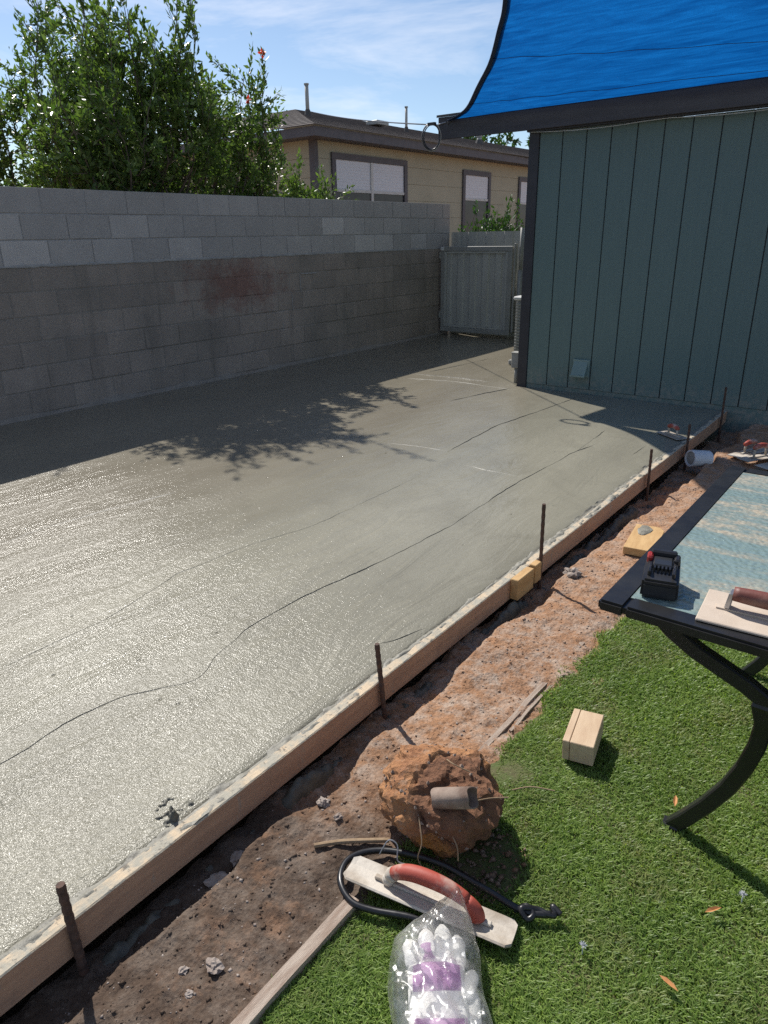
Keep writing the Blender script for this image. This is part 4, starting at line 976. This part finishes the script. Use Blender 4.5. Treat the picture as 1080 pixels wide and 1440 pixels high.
# ================================================================== GLOVE PACKAGE
gp_ = thing('glove_package', 'pair of white and purple work gloves in a clear plastic bag on the lawn', 'gloves', (-.56, .90, -.07))
O = Vector((-.565, .885, -.072)); fwd = Vector((-.62, .80, 0)).normalized(); rt = Vector((fwd.y, -fwd.x, 0))
def GP(a, b, c=0): return O+rt*a+fwd*b+Vector((0, 0, c))       # a: right, b: away from the camera
def slabshape(outline, z, th, mat, name, parent):
    n = len(outline); c = (sum(p[0] for p in outline)/n, sum(p[1] for p in outline)/n)
    vs = []
    for sc, zz in ((1, 0), (1, th*.55), (.86, th)):
        vs += [GP(c[0]+(p[0]-c[0])*sc, c[1]+(p[1]-c[1])*sc, z+zz+.004*fbm(p[0]*30, p[1]*30, 2, 2)) for p in outline]
    vs.append(GP(c[0], c[1], z+th*1.05)); m = len(vs)-1
    fs = [(i, (i+1) % n, n+(i+1) % n, n+i) for i in range(n)]+[(n+i, n+(i+1) % n, 2*n+(i+1) % n, 2*n+i) for i in range(n)]+[(2*n+i, 2*n+(i+1) % n, m) for i in range(n)]
    return MB().add(vs, fs).build(name, mat, parent, smooth=True)
def finger(x0, y0, x1, y1, r, z, mat='glove'):
    P_ = [GP(x0+(x1-x0)*k/8, y0+(y1-y0)*k/8, z+.006*math.sin(k*.6)) for k in range(9)]
    rs_ = [r*q for q in (.9, 1, 1, .98, 1, 1.02, .98, .8, .3)]
    return MB().tube(P_, [q*1.12 for q in rs_], 12, flat=(1, .48)).build('finger', mat, gp_, smooth=True)
palm = slabshape([(-.062, -.22), (.050, -.22), (.056, -.10), (.058, .015), (.03, .03), (-.03, .03), (-.064, .015), (-.066, -.1)], .012, .028, 'glove', 'palm', gp_)
for x0, x1, y1, r in ((-.050, -.058, .080, .0165), (-.016, -.020, .105, .0175), (.018, .018, .115, .0175), (.045, .050, .088, .016)): finger(x0, .01, x1, y1, r, .026)
finger(.052, -.06, .078, .010, .016, .020)
slabshape([(-.060, -.055), (.052, -.055), (.054, .004), (.02, .016), (-.03, .016), (-.058, .006)], .024, .0185, 'purple', 'purple_band', gp_)
slabshape([(-.058, -.20), (.048, -.20), (.052, -.10), (-.060, -.10)], .024, .0185, 'purple', 'purple_band', gp_)
MB().tube([GP(-.016-.001*k, .022+.007*k, .0315) for k in range(6)], .0163, 12, flat=(.95, .62)).build('purple_patch', 'purple', gp_, smooth=True)
# second glove underneath
slabshape([(-.05, -.22), (.075, -.22), (.085, -.05), (.05, .04), (-.05, .03)], .002, .018, 'glove', 'under_glove', gp_)
# bag
NA, NB = 44, 60; V = []; 
for top in (1, 0):
    for j in range(NB+1):
        bb = -.26+.47*j/NB
        k = j/NB
        wl_ = -.098+.01*math.sin(k*9)+max(0, (k-.74))*.55; wr_ = .108+.012*math.sin(k*7+1)-max(0, k-.66)*.16
        if k > .9: pass
        for i in range(NA+1):
            u = i/NA; a_ = wl_+(wr_-wl_)*u
            prof_ = math.sin(math.pi*u)**.32*(min(1, (1-k)*4.5+.10))**.5
            n_ = fbm(a_*16, bb*16, 5+top, 4); n2 = abs(fbm(a_*13+bb*9, bb*8-a_*7, 2+top, 3))
            z = .002+(.044*prof_+.006*n_*prof_+.040*n2*prof_ if top else .002*n_)
            if top and k > .70: z += .05*math.sin(math.pi*min(1, (k-.70)/.30))*math.exp(-((u-.72)/.22)**2)
            V.append(GP(a_, bb, z))
M_ = (NA+1)*(NB+1)
F = [(s*M_+j*(NA+1)+i, s*M_+j*(NA+1)+i+1, s*M_+(j+1)*(NA+1)+i+1, s*M_+(j+1)*(NA+1)+i) for s in (0, 1) for j in range(NB) for i in range(NA)]
link('plastic_bag', np_mesh('plastic_bag', [tuple(v) for v in V], F), 'bag', gp_, smooth=True)

# ================================================================== SHRUBS
def shrub(name, label, cat, base, stems, hmean, spread, leafmat, nt, nl, seed, leaf=.05, flowers=0, zlow=.6, aim=None, group=None):
    r = np.random.default_rng(seed); t = thing(name, label, cat, (base[0], base[1], -.3), group=group)
    wood = MB(); LP = []; LD = []; FP = []
    for s in range(stems):
        a = r.uniform(0, 2*np.pi); q = r.random()**.5
        tip = np.array([base[0]+spread[0]*q*math.cos(a), base[1]+spread[1]*q*math.sin(a), hmean*(1.02-.30*q*q)*r.uniform(.80, 1.08)])
        if aim: tip += np.array(aim)
        b0 = np.array([base[0]+.25*spread[0]*q*math.cos(a), base[1]+.3*spread[1]*q*math.sin(a), -.3])
        mid = (b0+tip)/2+np.array([.25*math.cos(a), .25*math.sin(a), .35]); P_ = []
        for k in range(13):
            u = k/12; P_.append((1-u)**2*b0+2*u*(1-u)*mid+u*u*tip+r.normal(0, .025, 3)*(u > .1))
            if base[0] < WX and base[1] < 9 and P_[-1][2] < 2.0: P_[-1][0] = min(P_[-1][0], WX-.27)
        wood.tube([tuple(p) for p in P_], [.022*(1-.85*k/12) for k in range(13)], 5)
        for _ in range(3):       # upright whip shoots at the stem end
            k0 = int(r.integers(8, 13)); b_ = P_[min(k0, 12)]; q_ = b_+np.array([r.normal(0, .10), r.normal(0, .10), r.uniform(.25, .6)])
            wood.tube([tuple(b_), tuple((b_+q_)/2+r.normal(0, .02, 3)), tuple(q_)], [.006, .004, .0015], 3, caps=False)
            m = int(nl*.8); uu = r.uniform(0, 1.05, m)[:, None]; LP.append(b_+(q_-b_)*uu+r.normal(0, .018, (m, 3))); LD.append(np.array([[0, 0, .9]])+r.normal(0, .6, (m, 3)))
            if flowers and r.random() < flowers*12: FP.append(q_)
        for _ in range(nt):
            u = r.uniform(0, 1)**.75; k = min(11, int(u*12)); p = P_[k]+(P_[k+1]-P_[k])*r.random()
            if p[2] < zlow: continue
            ba = r.uniform(0, 2*np.pi); ln = r.uniform(.14, .50)*(1.1-.3*u)
            d = np.array([math.cos(ba)*.8, math.sin(ba)*.8, r.uniform(-.1, 1.25)]); d /= np.linalg.norm(d)
            e = p+d*ln; c = p+d*ln*.5+np.array([0, 0, -.05+r.normal(0, .03)])
            if e[0] > WX-.05 and e[2] < 1.95 and base[1] < 9 and base[0] < WX: continue
            tw = [p, c, e]; wood.tube([tuple(x_) for x_ in tw], [.005, .0035, .0015], 3, caps=False)
            m = int(nl*ln/.4*r.uniform(.5, 1.4))
            uu = r.uniform(.25, 1.05, m)[:, None]; pp = (1-uu)**2*p+2*uu*(1-uu)*c+uu*uu*e+r.normal(0, .022, (m, 3))
            LP.append(pp); LD.append(d[None]*.9+r.normal(0, .65, (m, 3)))
            if flowers and r.random() < flowers: FP.append(e)
    LP = np.concatenate(LP); LD = np.concatenate(LD); kp = ~((LP[:, 0] > WX-.04) & (LP[:, 2] < 1.93) & (base[0] < WX) & (base[1] < 9)); LP = LP[kp]; LD = LD[kp]; LD /= np.linalg.norm(LD, axis=1)[:, None]; n = len(LP)
    rv = r.normal(0, 1, (n, 3)); sd = np.cross(LD, rv); sd /= np.linalg.norm(sd, axis=1)[:, None]; up = np.cross(sd, LD)
    ll = (leaf*r.uniform(.6, 1.3, n))[:, None]; w = ll*.20
    V = np.stack([LP, LP+LD*ll*.45+sd*w+up*w*.35, LP+LD*ll, LP+LD*ll*.45-sd*w+up*w*.35], 1).reshape(-1, 3)
    i = np.arange(n)[:, None]*4
    F = np.concatenate([i+np.array([[0, 1, 2]]), i+np.array([[0, 2, 3]])])
    link('crown', np_mesh('crown', V, F), leafmat, t)
    wood.build('trunk', 'bark', t)
    for p in FP:
        mb = MB()
        for k in range(9):
            d = Vector((r.normal(), r.normal(), r.normal()+.3)).normalized(); e = d.orthogonal().normalized()*.016; q = Vector(p)
            mb.add([q-e*.3, q+d*.03-e, q+d*.052, q+d*.03+e], [(0, 1, 2, 3)])
        mb.build('blossom', 'flower', t)
    return t
shrub('pomegranate_shrub', 'tall leafy pomegranate shrub with red blossoms leaning over the block wall', 'shrub', (-6.66, 5.22), 42, 3.42, (.62, 1.50), 'leaf', 34, 46, 5, .070, .002, 1.3)
shrub('pomegranate_shrub', 'dense leafy shrub at the far left behind the block wall', 'shrub', (-8.15, 4.6), 42, 3.68, (.95, 1.5), 'leaf', 36, 48, 6, .070, .0015, 1.3)
shrub('pomegranate_shrub', 'low green sprigs spilling over the wall top in front of the tan house', 'shrub', (-6.72, 7.2), 22, 1.90, (.22, .62), 'leaf', 40, 50, 8, .064, .002, 1.3)
shrub('dark_shrub', 'dark green bush behind the metal gate under the narrow windows', 'shrub', (-6.2, 10.9), 20, 1.5, (.62, .7), 'leaf2', 40, 26, 9, .075, 0, .5)
shrub('distant_tree', 'distant green treetop just showing over the neighbour roof', 'tree', (-14.5, 26), 16, 6.0, (1.6, 1.6), 'leaf2', 40, 20, 12, .2, 0, 3.0)
